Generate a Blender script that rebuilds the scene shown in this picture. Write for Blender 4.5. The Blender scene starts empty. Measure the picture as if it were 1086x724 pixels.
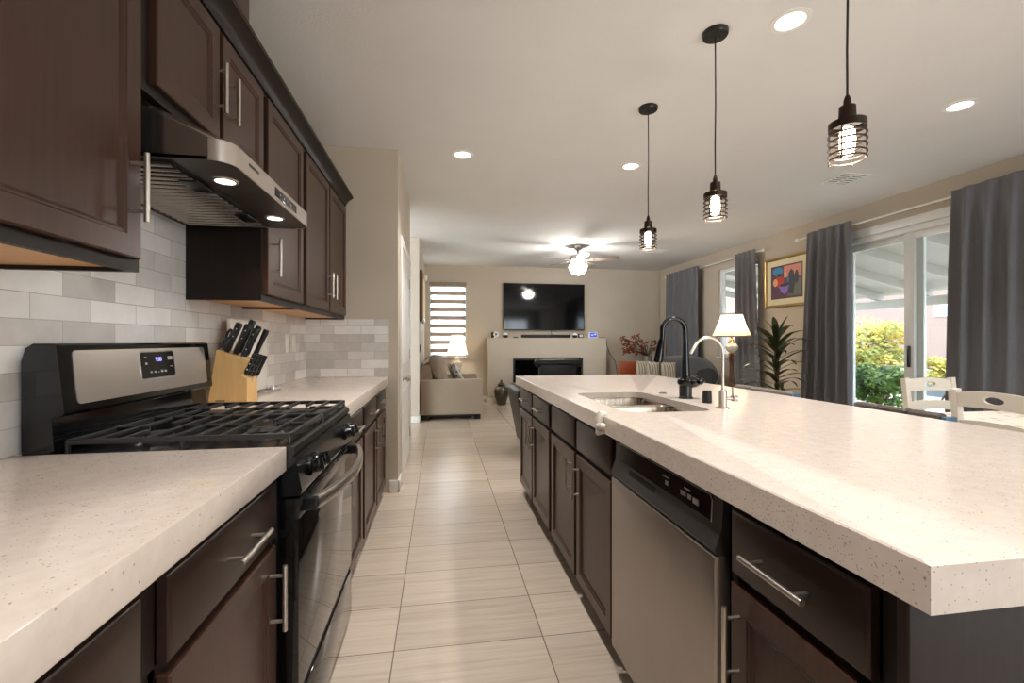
import bpy, bmesh, math, random
from mathutils import Vector, Matrix
random.seed(7)
PI = math.pi
SC = bpy.context.scene
COL = SC.collection

# ------------------------------------------------------------------ camera
cam_d = bpy.data.cameras.new('camera'); cam = bpy.data.objects.new('camera', cam_d); COL.objects.link(cam)
F_PX, CAM_H, YAW = 485.0, 1.215, math.atan(76.5 / 485.0)
cam_d.sensor_width = 36.0; cam_d.lens = F_PX / 1086.0 * 36.0; cam_d.clip_start = 0.02; cam_d.clip_end = 200
cam.location = (0, 0, CAM_H); cam.rotation_euler = (PI / 2, 0, -YAW)
SC.camera = cam
SC.view_settings.view_transform = 'Standard'; SC.view_settings.look = 'None'
SC.view_settings.gamma = 1.0; SC.view_settings.use_curve_mapping = False
SC.view_settings.exposure = 0.22
cy = SC.cycles
cy.use_denoising = True; cy.use_adaptive_sampling = False
cy.max_bounces = 8; cy.diffuse_bounces = 5; cy.glossy_bounces = 4; cy.transmission_bounces = 6; cy.transparent_max_bounces = 12
cy.sample_clamp_indirect = 4.0; cy.caustics_reflective = False; cy.caustics_refractive = False

# ------------------------------------------------------------------ light levels
SKY_STRENGTH = 9.0
SUN_STRENGTH = 1.2
CAN_W, PENDANT_W, FAN_E, SHADE_W, HOOD_W = 9.0, 8.0, 100.0, 9.0, 4.5
NEAR_FILL_W = 36.0
WARM = (1.0, 0.97, 0.935)

world = bpy.data.worlds.new('sky'); SC.world = world; world.use_nodes = True
wn = world.node_tree; bg = wn.nodes['Background']
bg.inputs[0].default_value = (0.80, 0.91, 1.0, 1); bg.inputs[1].default_value = SKY_STRENGTH
sun_d = bpy.data.lights.new('sun', 'SUN'); sun = bpy.data.objects.new('sun', sun_d); COL.objects.link(sun)
sun_d.energy = SUN_STRENGTH; sun_d.angle = 0.01; sun_d.color = (1, 0.95, 0.86)
sun.rotation_euler = (math.radians(25), math.radians(28), 0)

nw = bpy.data.lights.new('near_window_fill', 'AREA'); nwo = bpy.data.objects.new('near_window_fill', nw); COL.objects.link(nwo)  # area light added at the unseen window behind the viewer, cool fill
nw.shape = 'RECTANGLE'; nw.size = 1.9; nw.size_y = 2.0; nw.energy = NEAR_FILL_W; nw.color = (0.93, 0.97, 1.0)
nwo.location = (3.2, -3.28, 1.25); nwo.rotation_euler = (PI / 2, 0, 0)

# ------------------------------------------------------------------ materials
def lin(c):
    c /= 255.0
    return c / 12.92 if c <= 0.04045 else ((c + 0.055) / 1.055) ** 2.4
def S(r, g, b): return (lin(r), lin(g), lin(b), 1.0)

class NT:
    def __init__(s, name):
        m = bpy.data.materials.new(name); m.use_nodes = True
        s.m = m; s.t = m.node_tree; s.b = s.t.nodes['Principled BSDF']; s.out = s.t.nodes['Material Output']
    def n(s, typ, **kw):
        nd = s.t.nodes.new(typ)
        for k, v in kw.items(): setattr(nd, k, v)
        return nd
    def l(s, a, b): s.t.links.new(a, b)
    def coord(s, scale=(1, 1, 1), loc=(0, 0, 0), rot=(0, 0, 0), world=False):
        mp = s.n('ShaderNodeMapping')
        mp.inputs['Scale'].default_value = scale; mp.inputs['Location'].default_value = loc; mp.inputs['Rotation'].default_value = rot
        if world:
            g = s.n('ShaderNodeNewGeometry'); s.l(g.outputs['Position'], mp.inputs['Vector'])
        else:
            tc = s.n('ShaderNodeTexCoord'); s.l(tc.outputs['Object'], mp.inputs['Vector'])
        return mp.outputs[0]
    def noise(s, vec, scale, detail=4, rough=0.55, dist=0.0):
        nd = s.n('ShaderNodeTexNoise'); s.l(vec, nd.inputs['Vector'])
        nd.inputs['Scale'].default_value = scale; nd.inputs['Detail'].default_value = detail
        nd.inputs['Roughness'].default_value = rough; nd.inputs['Distortion'].default_value = dist
        return nd.outputs['Fac']
    def ramp(s, fac, stops):
        nd = s.n('ShaderNodeValToRGB'); s.l(fac, nd.inputs['Fac'])
        e = nd.color_ramp.elements
        while len(e) < len(stops): e.new(0.5)
        for i, (p, c) in enumerate(stops):
            e[i].position = p; e[i].color = c if len(c) == 4 else (*c, 1)
        return nd.outputs['Color']
    def mix(s, fac, a, b, typ='MIX'):
        nd = s.n('ShaderNodeMixRGB', blend_type=typ)
        for i, v in ((0, fac), (1, a), (2, b)):
            if hasattr(v, 'is_linked') or isinstance(v, bpy.types.NodeSocket): s.l(v, nd.inputs[i])
            else: nd.inputs[i].default_value = v
        return nd.outputs[0]
    def math(s, op, a, b=0.0):
        nd = s.n('ShaderNodeMath', operation=op)
        for i, v in ((0, a), (1, b)):
            if isinstance(v, bpy.types.NodeSocket): s.l(v, nd.inputs[i])
            else: nd.inputs[i].default_value = v
        return nd.outputs[0]
    def bump(s, h, strength=0.2, dist=0.002):
        nd = s.n('ShaderNodeBump'); nd.inputs['Strength'].default_value = strength; nd.inputs['Distance'].default_value = dist
        s.l(h, nd.inputs['Height']); s.l(nd.outputs[0], s.b.inputs['Normal'])
    def set(s, **kw):
        for k, v in kw.items():
            sk = s.b.inputs[k.replace('_', ' ')]
            if isinstance(v, bpy.types.NodeSocket): s.l(v, sk)
            else: sk.default_value = v
        return s

MAT = {}
def plain(name, rgb, rough=0.5, metal=0.0, var=0.06, scale=20.0, stretch=(1, 1, 1), bump=0.0, spec=None, coat=0.0, **kw):
    """a procedural material: base colour broken up by a little noise"""
    t = NT(name); c = S(*rgb); v = t.coord(stretch)
    f = t.noise(v, scale)
    lo = tuple(x * (1 - var) for x in c[:3]); hi = tuple(min(1, x * (1 + var)) for x in c[:3])
    t.set(Base_Color=t.ramp(f, [(0.3, lo), (0.7, hi)]), Roughness=rough, Metallic=metal)
    if spec is not None: t.set(Specular_IOR_Level=spec)
    if coat: t.set(Coat_Weight=coat, Coat_Roughness=0.08)
    if bump: t.bump(f, bump, 0.004)
    for k, x in kw.items(): t.set(**{k: x})
    MAT[name] = t.m
    return t
plain('wall_paint', (196, 179, 154), 0.75, var=0.015, scale=3)
t = NT('wall_paint_textured'); v = t.coord(world=True)
f = t.noise(v, 90, 3); t.set(Base_Color=t.ramp(t.noise(v, 2), [(0.3, S(189, 176, 159)), (0.7, S(194, 182, 165))]), Roughness=0.7); t.bump(f, 0.25, 0.003); MAT['wall_paint'] = t.m
t = NT('ceiling_paint'); v = t.coord(world=True)
t.set(Base_Color=t.ramp(t.noise(v, 2), [(0.3, S(227, 226, 224)), (0.7, S(231, 230, 228))]), Roughness=0.8); t.bump(t.noise(v, 70, 3), 0.3, 0.004); MAT['ceiling'] = t.m
plain('white_trim', (232, 229, 222), 0.35, var=0.01)
plain('white_vinyl', (235, 236, 234), 0.35, var=0.01)
plain('white_plastic', (238, 236, 230), 0.35, var=0.01)
plain('white_wood', (226, 218, 204), 0.4, var=0.03, scale=8, stretch=(1, 1, 6))
def wood(name, lo, hi, rough, axis_stretch, scale=14, coat=0.0, bump=0.04):
    t = NT(name); v = t.coord(axis_stretch, world=False)
    f = t.noise(v, scale, 6, 0.6, 0.4); g = t.noise(t.coord((1, 1, 1)), 2.2, 2)
    c = t.ramp(f, [(0.25, S(*lo)), (0.75, S(*hi))])
    c = t.mix(0.35, c, t.ramp(g, [(0.3, S(*lo)), (0.7, S(*hi))]))
    t.set(Base_Color=c, Roughness=rough, Specular_IOR_Level=0.26 if name.startswith('espresso') else 0.5)
    if coat: t.set(Coat_Weight=coat, Coat_Roughness=0.15)
    t.bump(f, bump, 0.002); MAT[name] = t.m
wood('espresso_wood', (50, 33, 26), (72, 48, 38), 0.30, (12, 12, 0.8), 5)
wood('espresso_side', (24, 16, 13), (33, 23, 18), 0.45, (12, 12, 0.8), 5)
wood('espresso_horizontal', (40, 29, 24), (56, 41, 34), 0.32, (12, 0.8, 12), 5)
wood('espresso_panel', (36, 25, 20), (50, 36, 29), 0.55, (12, 12, 0.8), 5)
plain('toe_kick', (22, 18, 16), 0.6)
wood('maple_underside', (205, 150, 90), (222, 172, 112), 0.45, (1, 8, 8), 4)
wood('block_wood', (203, 158, 98), (224, 184, 124), 0.45, (10, 10, 1), 4)
wood('orange_wood', (140, 62, 28), (170, 82, 38), 0.35, (1, 8, 8), 4)
wood('brown_wood', (72, 42, 26), (104, 64, 40), 0.4, (8, 8, 1), 4)
# quartz: pale ground, grey-brown chips
t = NT('quartz'); v = t.coord(world=True)
vo = t.n('ShaderNodeTexVoronoi'); t.l(v, vo.inputs['Vector']); vo.inputs['Scale'].default_value = 190
chip = t.math('LESS_THAN', vo.outputs['Distance'], 0.24)
sel = t.n('ShaderNodeSeparateColor'); t.l(vo.outputs['Color'], sel.inputs[0])
chip = t.math('MULTIPLY', chip, t.math('GREATER_THAN', sel.outputs[0], 0.80))
vo2 = t.n('ShaderNodeTexVoronoi'); t.l(v, vo2.inputs['Vector']); vo2.inputs['Scale'].default_value = 95
chip2 = t.math('LESS_THAN', vo2.outputs['Distance'], 0.2)
sel2 = t.n('ShaderNodeSeparateColor'); t.l(vo2.outputs['Color'], sel2.inputs[0])
chip2 = t.math('MULTIPLY', chip2, t.math('GREATER_THAN', sel2.outputs[1], 0.86))
c = t.ramp(t.noise(v, 30, 3), [(0.3, S(212, 198, 186)), (0.7, S(221, 208, 197))])
c = t.mix(t.math('MULTIPLY', chip, 0.55), c, S(120, 102, 88)); c = t.mix(t.math('MULTIPLY', chip2, 0.5), c, S(104, 92, 84))
t.set(Base_Color=c, Roughness=0.13, Specular_IOR_Level=0.5); MAT['quartz'] = t.m
# floor tile: stack bond 0.6 x 0.307 with thin grout, streaked along X
def floor_mat():
    t = NT('floor_tile')
    g = t.n('ShaderNodeNewGeometry'); sp = t.n('ShaderNodeSeparateXYZ'); t.l(g.outputs['Position'], sp.inputs[0])
    def grid(sock, off, pitch, half):
        a = t.math('DIVIDE', t.math('ADD', sock, off), pitch)
        fr = t.math('FRACT', a); fl = t.math('FLOOR', a)
        d = t.math('MINIMUM', fr, t.math('SUBTRACT', 1.0, fr))
        return t.math('LESS_THAN', t.math('MULTIPLY', d, pitch), half), fl
    gx, ix = grid(sp.outputs[0], 0.178, 0.597, 0.0022)
    gy, iy = grid(sp.outputs[1], -1.844 + 0.307 * 30, 0.307, 0.0020)
    grout = t.math('MAXIMUM', gx, gy)
    cmb = t.n('ShaderNodeCombineXYZ'); t.l(ix, cmb.inputs[0]); t.l(iy, cmb.inputs[1])
    wn_ = t.n('ShaderNodeTexWhiteNoise', noise_dimensions='3D'); t.l(cmb.outputs[0], wn_.inputs['Vector'])
    off = t.n('ShaderNodeVectorMath', operation='MULTIPLY_ADD'); t.l(wn_.outputs['Color'], off.inputs[0]); off.inputs[1].default_value = (7, 7, 7)
    t.l(g.outputs['Position'], off.inputs[2])
    mp = t.n('ShaderNodeMapping'); t.l(off.outputs[0], mp.inputs['Vector']); mp.inputs['Scale'].default_value = (1.3, 30, 1)
    f = t.noise(mp.outputs[0], 1.6, 5, 0.6, 0.6)
    c = t.ramp(f, [(0.25, S(176, 160, 144)), (0.5, S(191, 175, 159)), (0.78, S(201, 187, 172))])
    hv = t.ramp(wn_.outputs['Value'], [(0, (0.90, 0.90, 0.90)), (1, (1.04, 1.04, 1.04))])
    c = t.mix(1.0, c, hv, 'MULTIPLY')
    c = t.mix(grout, c, S(112, 98, 86))
    t.set(Base_Color=c, Roughness=0.24, Specular_IOR_Level=0.5)
    t.bump(t.math('SUBTRACT', 1.0, grout), 0.3, 0.001)
    MAT['floor_tile'] = t.m
floor_mat()
def splash(name, axis, off):
    t = NT(name)
    g = t.n('ShaderNodeNewGeometry'); sp = t.n('ShaderNodeSeparateXYZ'); t.l(g.outputs['Position'], sp.inputs[0])
    cb = t.n('ShaderNodeCombineXYZ')
    t.l(t.math('ADD', sp.outputs[axis], off), cb.inputs[0]); t.l(t.math('ADD', sp.outputs[2], -0.935), cb.inputs[1])
    br = t.n('ShaderNodeTexBrick', offset=0.5, offset_frequency=2, squash=1.0)
    t.l(cb.outputs[0], br.inputs['Vector'])
    br.inputs['Color1'].default_value = S(180, 175, 170); br.inputs['Color2'].default_value = S(240, 238, 235)
    br.inputs['Mortar'].default_value = S(172, 164, 155)
    br.inputs['Scale'].default_value = 1.0; br.inputs['Mortar Size'].default_value = 0.0012; br.inputs['Mortar Smooth'].default_value = 0.0
    br.inputs['Bias'].default_value = 0.1; br.inputs['Brick Width'].default_value = 0.2065; br.inputs['Row Height'].default_value = 0.0675
    n = t.noise(t.coord((1, 1, 1), world=True), 14, 5)
    c = t.mix(0.18, br.outputs['Color'], t.ramp(n, [(0.3, S(180, 172, 164)), (0.7, S(240, 236, 230))]))
    t.set(Base_Color=c, Roughness=0.22)
    t.bump(t.math('ADD', t.math('MULTIPLY', br.outputs['Fac'], -1.0), t.math('MULTIPLY', n, 0.25)), 0.25, 0.001)
    MAT[name] = t.m
splash('splash_left', 1, -1.553 + 0.2065 * 20)
splash('splash_end', 0, 0.0)
# metals
def brushed(name, rgb, rough, stretch, var=0.10):
    t = NT(name); f = t.noise(t.coord(stretch), 6, 5, 0.6); c = S(*rgb)[:3]
    t.set(Base_Color=t.ramp(f, [(0.3, tuple(x * (1 - var) for x in c)), (0.7, tuple(min(1, x * (1 + var)) for x in c))]), Metallic=0.95,
          Roughness=t.ramp(f, [(0.3, (rough * .85,) * 3), (0.7, (rough * 1.2,) * 3)])); MAT[name] = t.m
brushed('stainless', (172, 166, 160), 0.30, (1, 1, 40))
brushed('stainless_side', (186, 178, 170), 0.30, (.4, .3, .5), 0.04)
brushed('hood_steel', (158, 150, 142), 0.17, (.4, .3, .5), 0.05)
brushed('hood_dark', (96, 92, 88), 0.36, (.4, .4, .4), 0.05)
plain('dark_grey_plastic', (50, 48, 46), 0.4)
plain('fan_blade_wood', (118, 106, 96), 0.45, var=0.12, scale=8)
brushed('stainless_dark', (164, 156, 148), 0.36, (.6, .6, .5), 0.08)
brushed('sink_steel', (176, 162, 146), 0.20, (14, 14, .8), .22)
brushed('nickel', (196, 189, 179), 0.30, (.5, .5, .5), .04)
brushed('chrome', (225, 225, 225), 0.08, (4, 4, 4), 0.03)
brushed('bronze_metal', (58, 48, 42), 0.42, (10, 10, 10))
brushed('brass', (190, 150, 90), 0.3, (5, 5, 5))
plain('black_gloss', (8, 8, 9), 0.09, var=0.02, spec=0.4)
plain('black_enamel', (14, 14, 15), 0.22)
plain('cast_iron', (30, 30, 31), 0.42, bump=0.1, scale=120)
plain('black_plastic', (20, 20, 21), 0.32)
plain('black_matte', (16, 16, 17), 0.6)
plain('dark_gap', (8, 7, 7), 0.8)
plain('oven_glass', (14, 12, 11), 0.05, var=0.01)
plain('tv_glass', (7, 8, 10), 0.07, var=0.01, spec=0.3)
plain('black_leather', (11, 10, 10), 0.36, bump=0.25, scale=60, spec=0.28)
plain('grey_leather', (112, 104, 98), 0.45, bump=0.2, scale=60)
plain('taupe_leather', (74, 64, 58), 0.4, bump=0.2, scale=60)
plain('mark_grey', (150, 148, 144), 0.5)
plain('blue_plastic', (62, 92, 118), 0.4)
def weave(name, rgb, rough=0.9, var=0.14, sc=(220, 220, 260)):
    t = NT(name); f = t.noise(t.coord(sc), 1.0, 3); g = t.noise(t.coord((1, 1, 1)), 5, 3); c = S(*rgb)[:3]
    a = t.ramp(f, [(0.25, tuple(x * (1 - var) for x in c)), (0.75, tuple(min(1, x * (1 + var)) for x in c))])
    t.set(Base_Color=t.mix(0.15, a, t.ramp(g, [(0.3, tuple(x * .8 for x in c)), (0.7, tuple(min(1, x * 1.2) for x in c))])), Roughness=rough)
    t.set(Sheen_Weight=0.2); t.bump(f, 0.3, 0.002); MAT[name] = t.m
weave('curtain_fabric', (104, 103, 107), var=0.12, sc=(60, 60, 300))
weave('sofa_fabric', (152, 135, 116))
weave('charcoal_velvet', (46, 48, 52), 0.8)
weave('grey_throw', (150, 152, 158))
weave('tan_cushion', (150, 134, 116))
plain('clip_plastic', (216, 208, 196), 0.45)
plain('glass_vase', (150, 146, 138), 0.5, bump=0.3, scale=40)
plain('urn_glaze', (70, 60, 48), 0.28, var=0.6, scale=22, bump=0.2)
plain('ivory_ceramic', (222, 212, 196), 0.3, var=0.05)
t = NT('striped_fabric'); wv = t.n('ShaderNodeTexWave', wave_type='BANDS', bands_direction='X'); t.l(t.coord(), wv.inputs['Vector']); wv.inputs['Scale'].default_value = 9; wv.inputs['Distortion'].default_value = 1.2
t.set(Base_Color=t.ramp(wv.outputs['Fac'], [(0.35, S(120, 112, 100)), (0.6, S(168, 158, 142))]), Roughness=0.9); MAT['striped_fabric'] = t.m
t = NT('floral_fabric'); vo = t.n('ShaderNodeTexVoronoi'); t.l(t.coord(), vo.inputs['Vector']); vo.inputs['Scale'].default_value = 16
t.set(Base_Color=t.ramp(vo.outputs['Distance'], [(0.28, S(78, 84, 96)), (0.42, S(206, 202, 196))]), Roughness=0.9); MAT['floral_fabric'] = t.m
t = NT('table_cloth'); vo = t.n('ShaderNodeTexVoronoi'); t.l(t.coord(), vo.inputs['Vector']); vo.inputs['Scale'].default_value = 14
t.set(Base_Color=t.ramp(vo.outputs['Distance'], [(0.18, S(168, 150, 130)), (0.34, S(222, 212, 200))]), Roughness=0.85); MAT['table_cloth'] = t.m
plain('leaf_green', (52, 58, 30), 0.38, var=0.45, scale=14)
plain('terracotta', (96, 78, 64), 0.7)
plain('soil', (44, 34, 26), 0.95, bump=0.5)
plain('dry_flower', (132, 64, 32), 0.8, var=0.5, scale=30)
plain('dry_stem', (84, 52, 30), 0.8)
plain('concrete', (172, 165, 158), 0.85, bump=0.2, scale=12)
plain('patio_paint', (186, 182, 176), 0.7, var=0.03)
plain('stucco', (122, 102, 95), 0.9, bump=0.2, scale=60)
plain('roof_tile', (150, 110, 92), 0.8, bump=0.3)
plain('house_glass', (120, 150, 170), 0.1)
t = NT('block_wall'); br = t.n('ShaderNodeTexBrick'); g = t.n('ShaderNodeNewGeometry'); sp = t.n('ShaderNodeSeparateXYZ'); t.l(g.outputs['Position'], sp.inputs[0])
cb = t.n('ShaderNodeCombineXYZ'); t.l(sp.outputs[1], cb.inputs[0]); t.l(sp.outputs[2], cb.inputs[1]); t.l(cb.outputs[0], br.inputs['Vector'])
br.inputs['Scale'].default_value = 1; br.inputs['Brick Width'].default_value = 0.4; br.inputs['Row Height'].default_value = 0.2; br.inputs['Mortar Size'].default_value = 0.008
br.inputs['Color1'].default_value = S(84, 90, 97); br.inputs['Color2'].default_value = S(92, 97, 104); br.inputs['Mortar'].default_value = S(92, 94, 98)
t.set(Base_Color=br.outputs['Color'], Roughness=0.9); MAT['block_wall'] = t.m
for nm, a, b in (('bush_leaves', (52, 84, 36), (120, 144, 64)), ('tree_leaves', (112, 124, 52), (212, 188, 96))):
    t = NT(nm); f = t.noise(t.coord(world=True), 3.5, 2)
    t.set(Base_Color=t.ramp(f, [(0.35, S(*a)), (0.65, S(*b))]), Roughness=0.6)
    tr = t.n('ShaderNodeBsdfTranslucent'); t.l(t.ramp(f, [(0.35, S(*a)), (0.65, S(*b))]), tr.inputs[0])
    mx = t.n('ShaderNodeMixShader'); mx.inputs[0].default_value = 0.35
    t.l(t.b.outputs[0], mx.inputs[1]); t.l(tr.outputs[0], mx.inputs[2]); t.l(mx.outputs[0], t.out.inputs[0]); MAT[nm] = t.m
# window glass: mostly clear, faint reflection
t = NT('window_glass'); tr = t.n('ShaderNodeBsdfTransparent'); tr.inputs[0].default_value = (0.95, 0.98, 0.98, 1)
gl = t.n('ShaderNodeBsdfGlossy'); gl.inputs['Roughness'].default_value = 0.01
fr = t.n('ShaderNodeLayerWeight'); fr.inputs[0].default_value = 0.5
ff = t.math('ADD', t.math('MULTIPLY', t.math('POWER', fr.outputs['Facing'], 5.0), 0.5), 0.025)
mx = t.n('ShaderNodeMixShader'); t.l(ff, mx.inputs[0]); t.l(tr.outputs[0], mx.inputs[1]); t.l(gl.outputs[0], mx.inputs[2]); t.l(mx.outputs[0], t.out.inputs[0]); MAT['window_glass'] = t.m
# zebra blind: opaque taupe bands and sheer white bands
t = NT('zebra_blind'); g = t.n('ShaderNodeNewGeometry'); sp = t.n('ShaderNodeSeparateXYZ'); t.l(g.outputs['Position'], sp.inputs[0])
fr_ = t.math('FRACT', t.math('DIVIDE', t.math('ADD', sp.outputs[2], -0.915 + 0.09), 0.1655))
band = t.math('LESS_THAN', fr_, 0.50)
op = t.n('ShaderNodeBsdfDiffuse'); op.inputs[0].default_value = S(168, 154, 142)
wh = t.n('ShaderNodeBsdfTranslucent'); wh.inputs[0].default_value = S(250, 250, 250)
wt = t.n('ShaderNodeBsdfTransparent'); wt.inputs[0].default_value = (0.95, 0.95, 0.95, 1)
m1 = t.n('ShaderNodeMixShader'); m1.inputs[0].default_value = 0.30; t.l(wh.outputs[0], m1.inputs[1]); t.l(wt.outputs[0], m1.inputs[2])
op2 = t.n('ShaderNodeBsdfTranslucent'); op2.inputs[0].default_value = S(170, 150, 136)
m0 = t.n('ShaderNodeMixShader'); m0.inputs[0].default_value = 0.40; t.l(op.outputs[0], m0.inputs[1]); t.l(op2.outputs[0], m0.inputs[2])
m2 = t.n('ShaderNodeMixShader'); t.l(band, m2.inputs[0]); t.l(m1.outputs[0], m2.inputs[1]); t.l(m0.outputs[0], m2.inputs[2]); t.l(m2.outputs[0], t.out.inputs[0]); MAT['zebra_blind'] = t.m
# lampshade: translucent pleated cloth
t = NT('lamp_shade_cloth'); d1 = t.n('ShaderNodeBsdfDiffuse'); d1.inputs[0].default_value = S(240, 228, 205); d2 = t.n('ShaderNodeBsdfTranslucent'); d2.inputs[0].default_value = S(250, 232, 200)
wv = t.noise(t.coord((30, 30, 1)), 2.0); mx = t.n('ShaderNodeMixShader'); t.l(t.ramp(wv, [(0.3, (0.45,) * 3), (0.7, (0.6,) * 3)]), mx.inputs[0])
t.l(d1.outputs[0], mx.inputs[1]); t.l(d2.outputs[0], mx.inputs[2]); t.l(mx.outputs[0], t.out.inputs[0]); MAT['lamp_shade_cloth'] = t.m
def emit(name, rgb, strength):
    t = NT(name); e = t.n('ShaderNodeEmission'); e.inputs[0].default_value = (*rgb, 1); e.inputs[1].default_value = strength
    t.l(e.outputs[0], t.out.inputs[0]); MAT[name] = t.m
emit('can_glow', (1.0, 0.93, 0.84), 9)
emit('bulb_glow', (1.0, 0.86, 0.66), 16)
emit('fan_glow', (1.0, 0.96, 0.90), FAN_E)
emit('hood_glow', (1.0, 0.95, 0.95), 12)
emit('blue_led', (0.30, 0.28, 1.0), 2.2)
emit('blue_screen', (0.06, 0.10, 0.55), 1.2)
emit('pale_screen', (0.6, 0.7, 0.95), 1.0)
t = NT('bulb_glass'); tr = t.n('ShaderNodeBsdfTransparent'); tr.inputs[0].default_value = (0.95, 0.92, 0.88, 1)
gl = t.n('ShaderNodeBsdfGlossy'); gl.inputs['Roughness'].default_value = 0.05
mx = t.n('ShaderNodeMixShader'); mx.inputs[0].default_value = 0.10; t.l(tr.outputs[0], mx.inputs[1]); t.l(gl.outputs[0], mx.inputs[2]); t.l(mx.outputs[0], t.out.inputs[0]); MAT['bulb_glass'] = t.m
# picture: loose patches of colour
t = NT('art_print'); vo = t.n('ShaderNodeTexVoronoi'); t.l(t.coord((1, 1, 1)), vo.inputs['Vector']); vo.inputs['Scale'].default_value = 13
sc_ = t.n('ShaderNodeSeparateColor'); t.l(vo.outputs['Color'], sc_.inputs[0])
t.set(Base_Color=t.ramp(sc_.outputs[0], [(0.0, S(40, 34, 40)), (0.2, S(210, 150, 120)), (0.35, S(60, 120, 170)), (0.5, S(48, 56, 50)), (0.62, S(190, 50, 36)), (0.76, S(60, 40, 60)), (0.88, S(120, 96, 190))]), Roughness=0.35); MAT['art_print'] = t.m
for nm, rgb in (('art_rose', (214, 132, 112)), ('art_blue', (44, 140, 190)), ('art_red', (196, 50, 34)), ('art_violet', (134, 104, 196)), ('art_dark', (34, 32, 40)), ('art_plum', (84, 50, 66)), ('art_olive', (92, 96, 78)), ('art_skin', (228, 170, 120))):
    plain(nm, rgb, 0.4, var=0.15, scale=40)
plain('mat_board', (232, 218, 180), 0.7, var=0.01)
brushed('gold_frame', (176, 146, 92), 0.35, (4, 4, 20))

# ------------------------------------------------------------------ mesh builder
def off(o):
    v = Vector((0, 0, 0))
    while o: v += o.location; o = o.parent
    return v
class MB:
    def __init__(s): s.bm = bmesh.new()
    def _new(s, f0):
        return [f for f in s.bm.faces if f not in f0]
    def box(s, x0, x1, y0, y1, z0, z1, bev=0.0, seg=2):
        x0, x1 = min(x0, x1), max(x0, x1); y0, y1 = min(y0, y1), max(y0, y1); z0, z1 = min(z0, z1), max(z0, z1)
        vs = [s.bm.verts.new(p) for p in ((x0, y0, z0), (x1, y0, z0), (x1, y1, z0), (x0, y1, z0), (x0, y0, z1), (x1, y0, z1), (x1, y1, z1), (x0, y1, z1))]
        fs = [s.bm.faces.new([vs[i] for i in q]) for q in ((3, 2, 1, 0), (4, 5, 6, 7), (0, 1, 5, 4), (1, 2, 6, 5), (2, 3, 7, 6), (3, 0, 4, 7))]
        if bev > 0:
            es = list({e for f in fs for e in f.edges})
            bmesh.ops.bevel(s.bm, geom=es, offset=bev, segments=seg, profile=0.5, affect='EDGES')
        return s
    def hexa(s, pts):
        vs = [s.bm.verts.new(p) for p in pts]
        for q in ((3, 2, 1, 0), (4, 5, 6, 7), (0, 1, 5, 4), (1, 2, 6, 5), (2, 3, 7, 6), (3, 0, 4, 7)): s.bm.faces.new([vs[i] for i in q])
        return s
    def rings(s, rings, close=True, cap0=True, cap1=True):
        R = [[s.bm.verts.new(p) for p in r] for r in rings]
        n = len(R[0])
        for a, b in zip(R, R[1:]):
            for i in range(n if close else n - 1):
                j = (i + 1) % n
                try: s.bm.faces.new((a[i], a[j], b[j], b[i]))
                except ValueError: pass
        if cap0: s.bm.faces.new(R[0][::-1])
        if cap1: s.bm.faces.new(R[-1])
        return s
    def prism(s, poly, axis, a0, a1):
        """poly in the two other axes; extruded from a0 to a1 on the axis 0/1/2"""
        def P(p, a):
            return ((a, p[0], p[1]), (p[0], a, p[1]), (p[0], p[1], a))[axis]
        return s.rings([[P(p, a0) for p in poly], [P(p, a1) for p in poly]])
    def lathe(s, prof, c=(0, 0, 0), seg=24, axis=2, cap=True):
        out = []
        for r, h in prof:
            r = max(r, 1e-4); ring = []
            for i in range(seg):
                a = 2 * PI * i / seg; p = (r * math.cos(a), r * math.sin(a), h)
                if axis == 0: p = (p[2], p[0], p[1])
                if axis == 1: p = (p[0], p[2], p[1])
                ring.append((c[0] + p[0], c[1] + p[1], c[2] + p[2]))
            out.append(ring)
        return s.rings(out, True, cap, cap)
    def tube(s, pts, r, seg=10, flat=None, closed=False):
        pts = [Vector(p) for p in pts]; n = len(pts); rr = r if isinstance(r, (list, tuple)) else [r] * n
        out = []; up = None
        for i in range(n):
            if closed: tg = pts[(i + 1) % n] - pts[i - 1]
            else: tg = pts[min(i + 1, n - 1)] - pts[max(i - 1, 0)]
            tg.normalize()
            if up is None:
                up = Vector((0, 0, 1)) if abs(tg.z) < 0.9 else Vector((1, 0, 0))
            sd = tg.cross(up); sd.normalize(); up = sd.cross(tg); up.normalize()
            out.append([pts[i] + (sd * math.cos(2 * PI * k / seg) * (flat if flat else 1) + up * math.sin(2 * PI * k / seg)) * rr[i] for k in range(seg)])
        if closed: out.append(out[0]); return s._closed(out)
        return s.rings(out)
    def _closed(s, out):
        R = [[s.bm.verts.new(p) for p in r] for r in out[:-1]]; n = len(R[0])
        for a, b in zip(R, R[1:] + R[:1]):
            for i in range(n): s.bm.faces.new((a[i], a[(i + 1) % n], b[(i + 1) % n], b[i]))
        return s
    def cyl(s, p0, p1, r, seg=14): return s.tube([p0, p1], r, seg)
    def ring(s, c, R, r, seg=32, ts=8, sx=1.0, tilt=0.0):
        return s.tube([(c[0] + R * math.cos(2 * PI * i / seg), c[1] + R * math.sin(2 * PI * i / seg), c[2]) for i in range(seg)], r, ts, closed=True)
    def ball(s, c, rx, ry=None, rz=None, seg=16):
        ry = ry or rx; rz = rz or rx
        rows = [[(c[0] + rx * math.sin(PI * max(j, .04) / 10) * math.cos(2 * PI * i / seg) if j < 10 else c[0] + rx * 0.01 * math.cos(2 * PI * i / seg),
                  c[1] + ry * (math.sin(PI * max(j, .04) / 10) if j < 10 else .01) * math.sin(2 * PI * i / seg), c[2] - rz * math.cos(PI * j / 10)) for i in range(seg)] for j in range(11)]
        return s.rings(rows)
    def quad(s, a, b, c, d): s.bm.faces.new([s.bm.verts.new(p) for p in (a, b, c, d)]); return s
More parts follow.
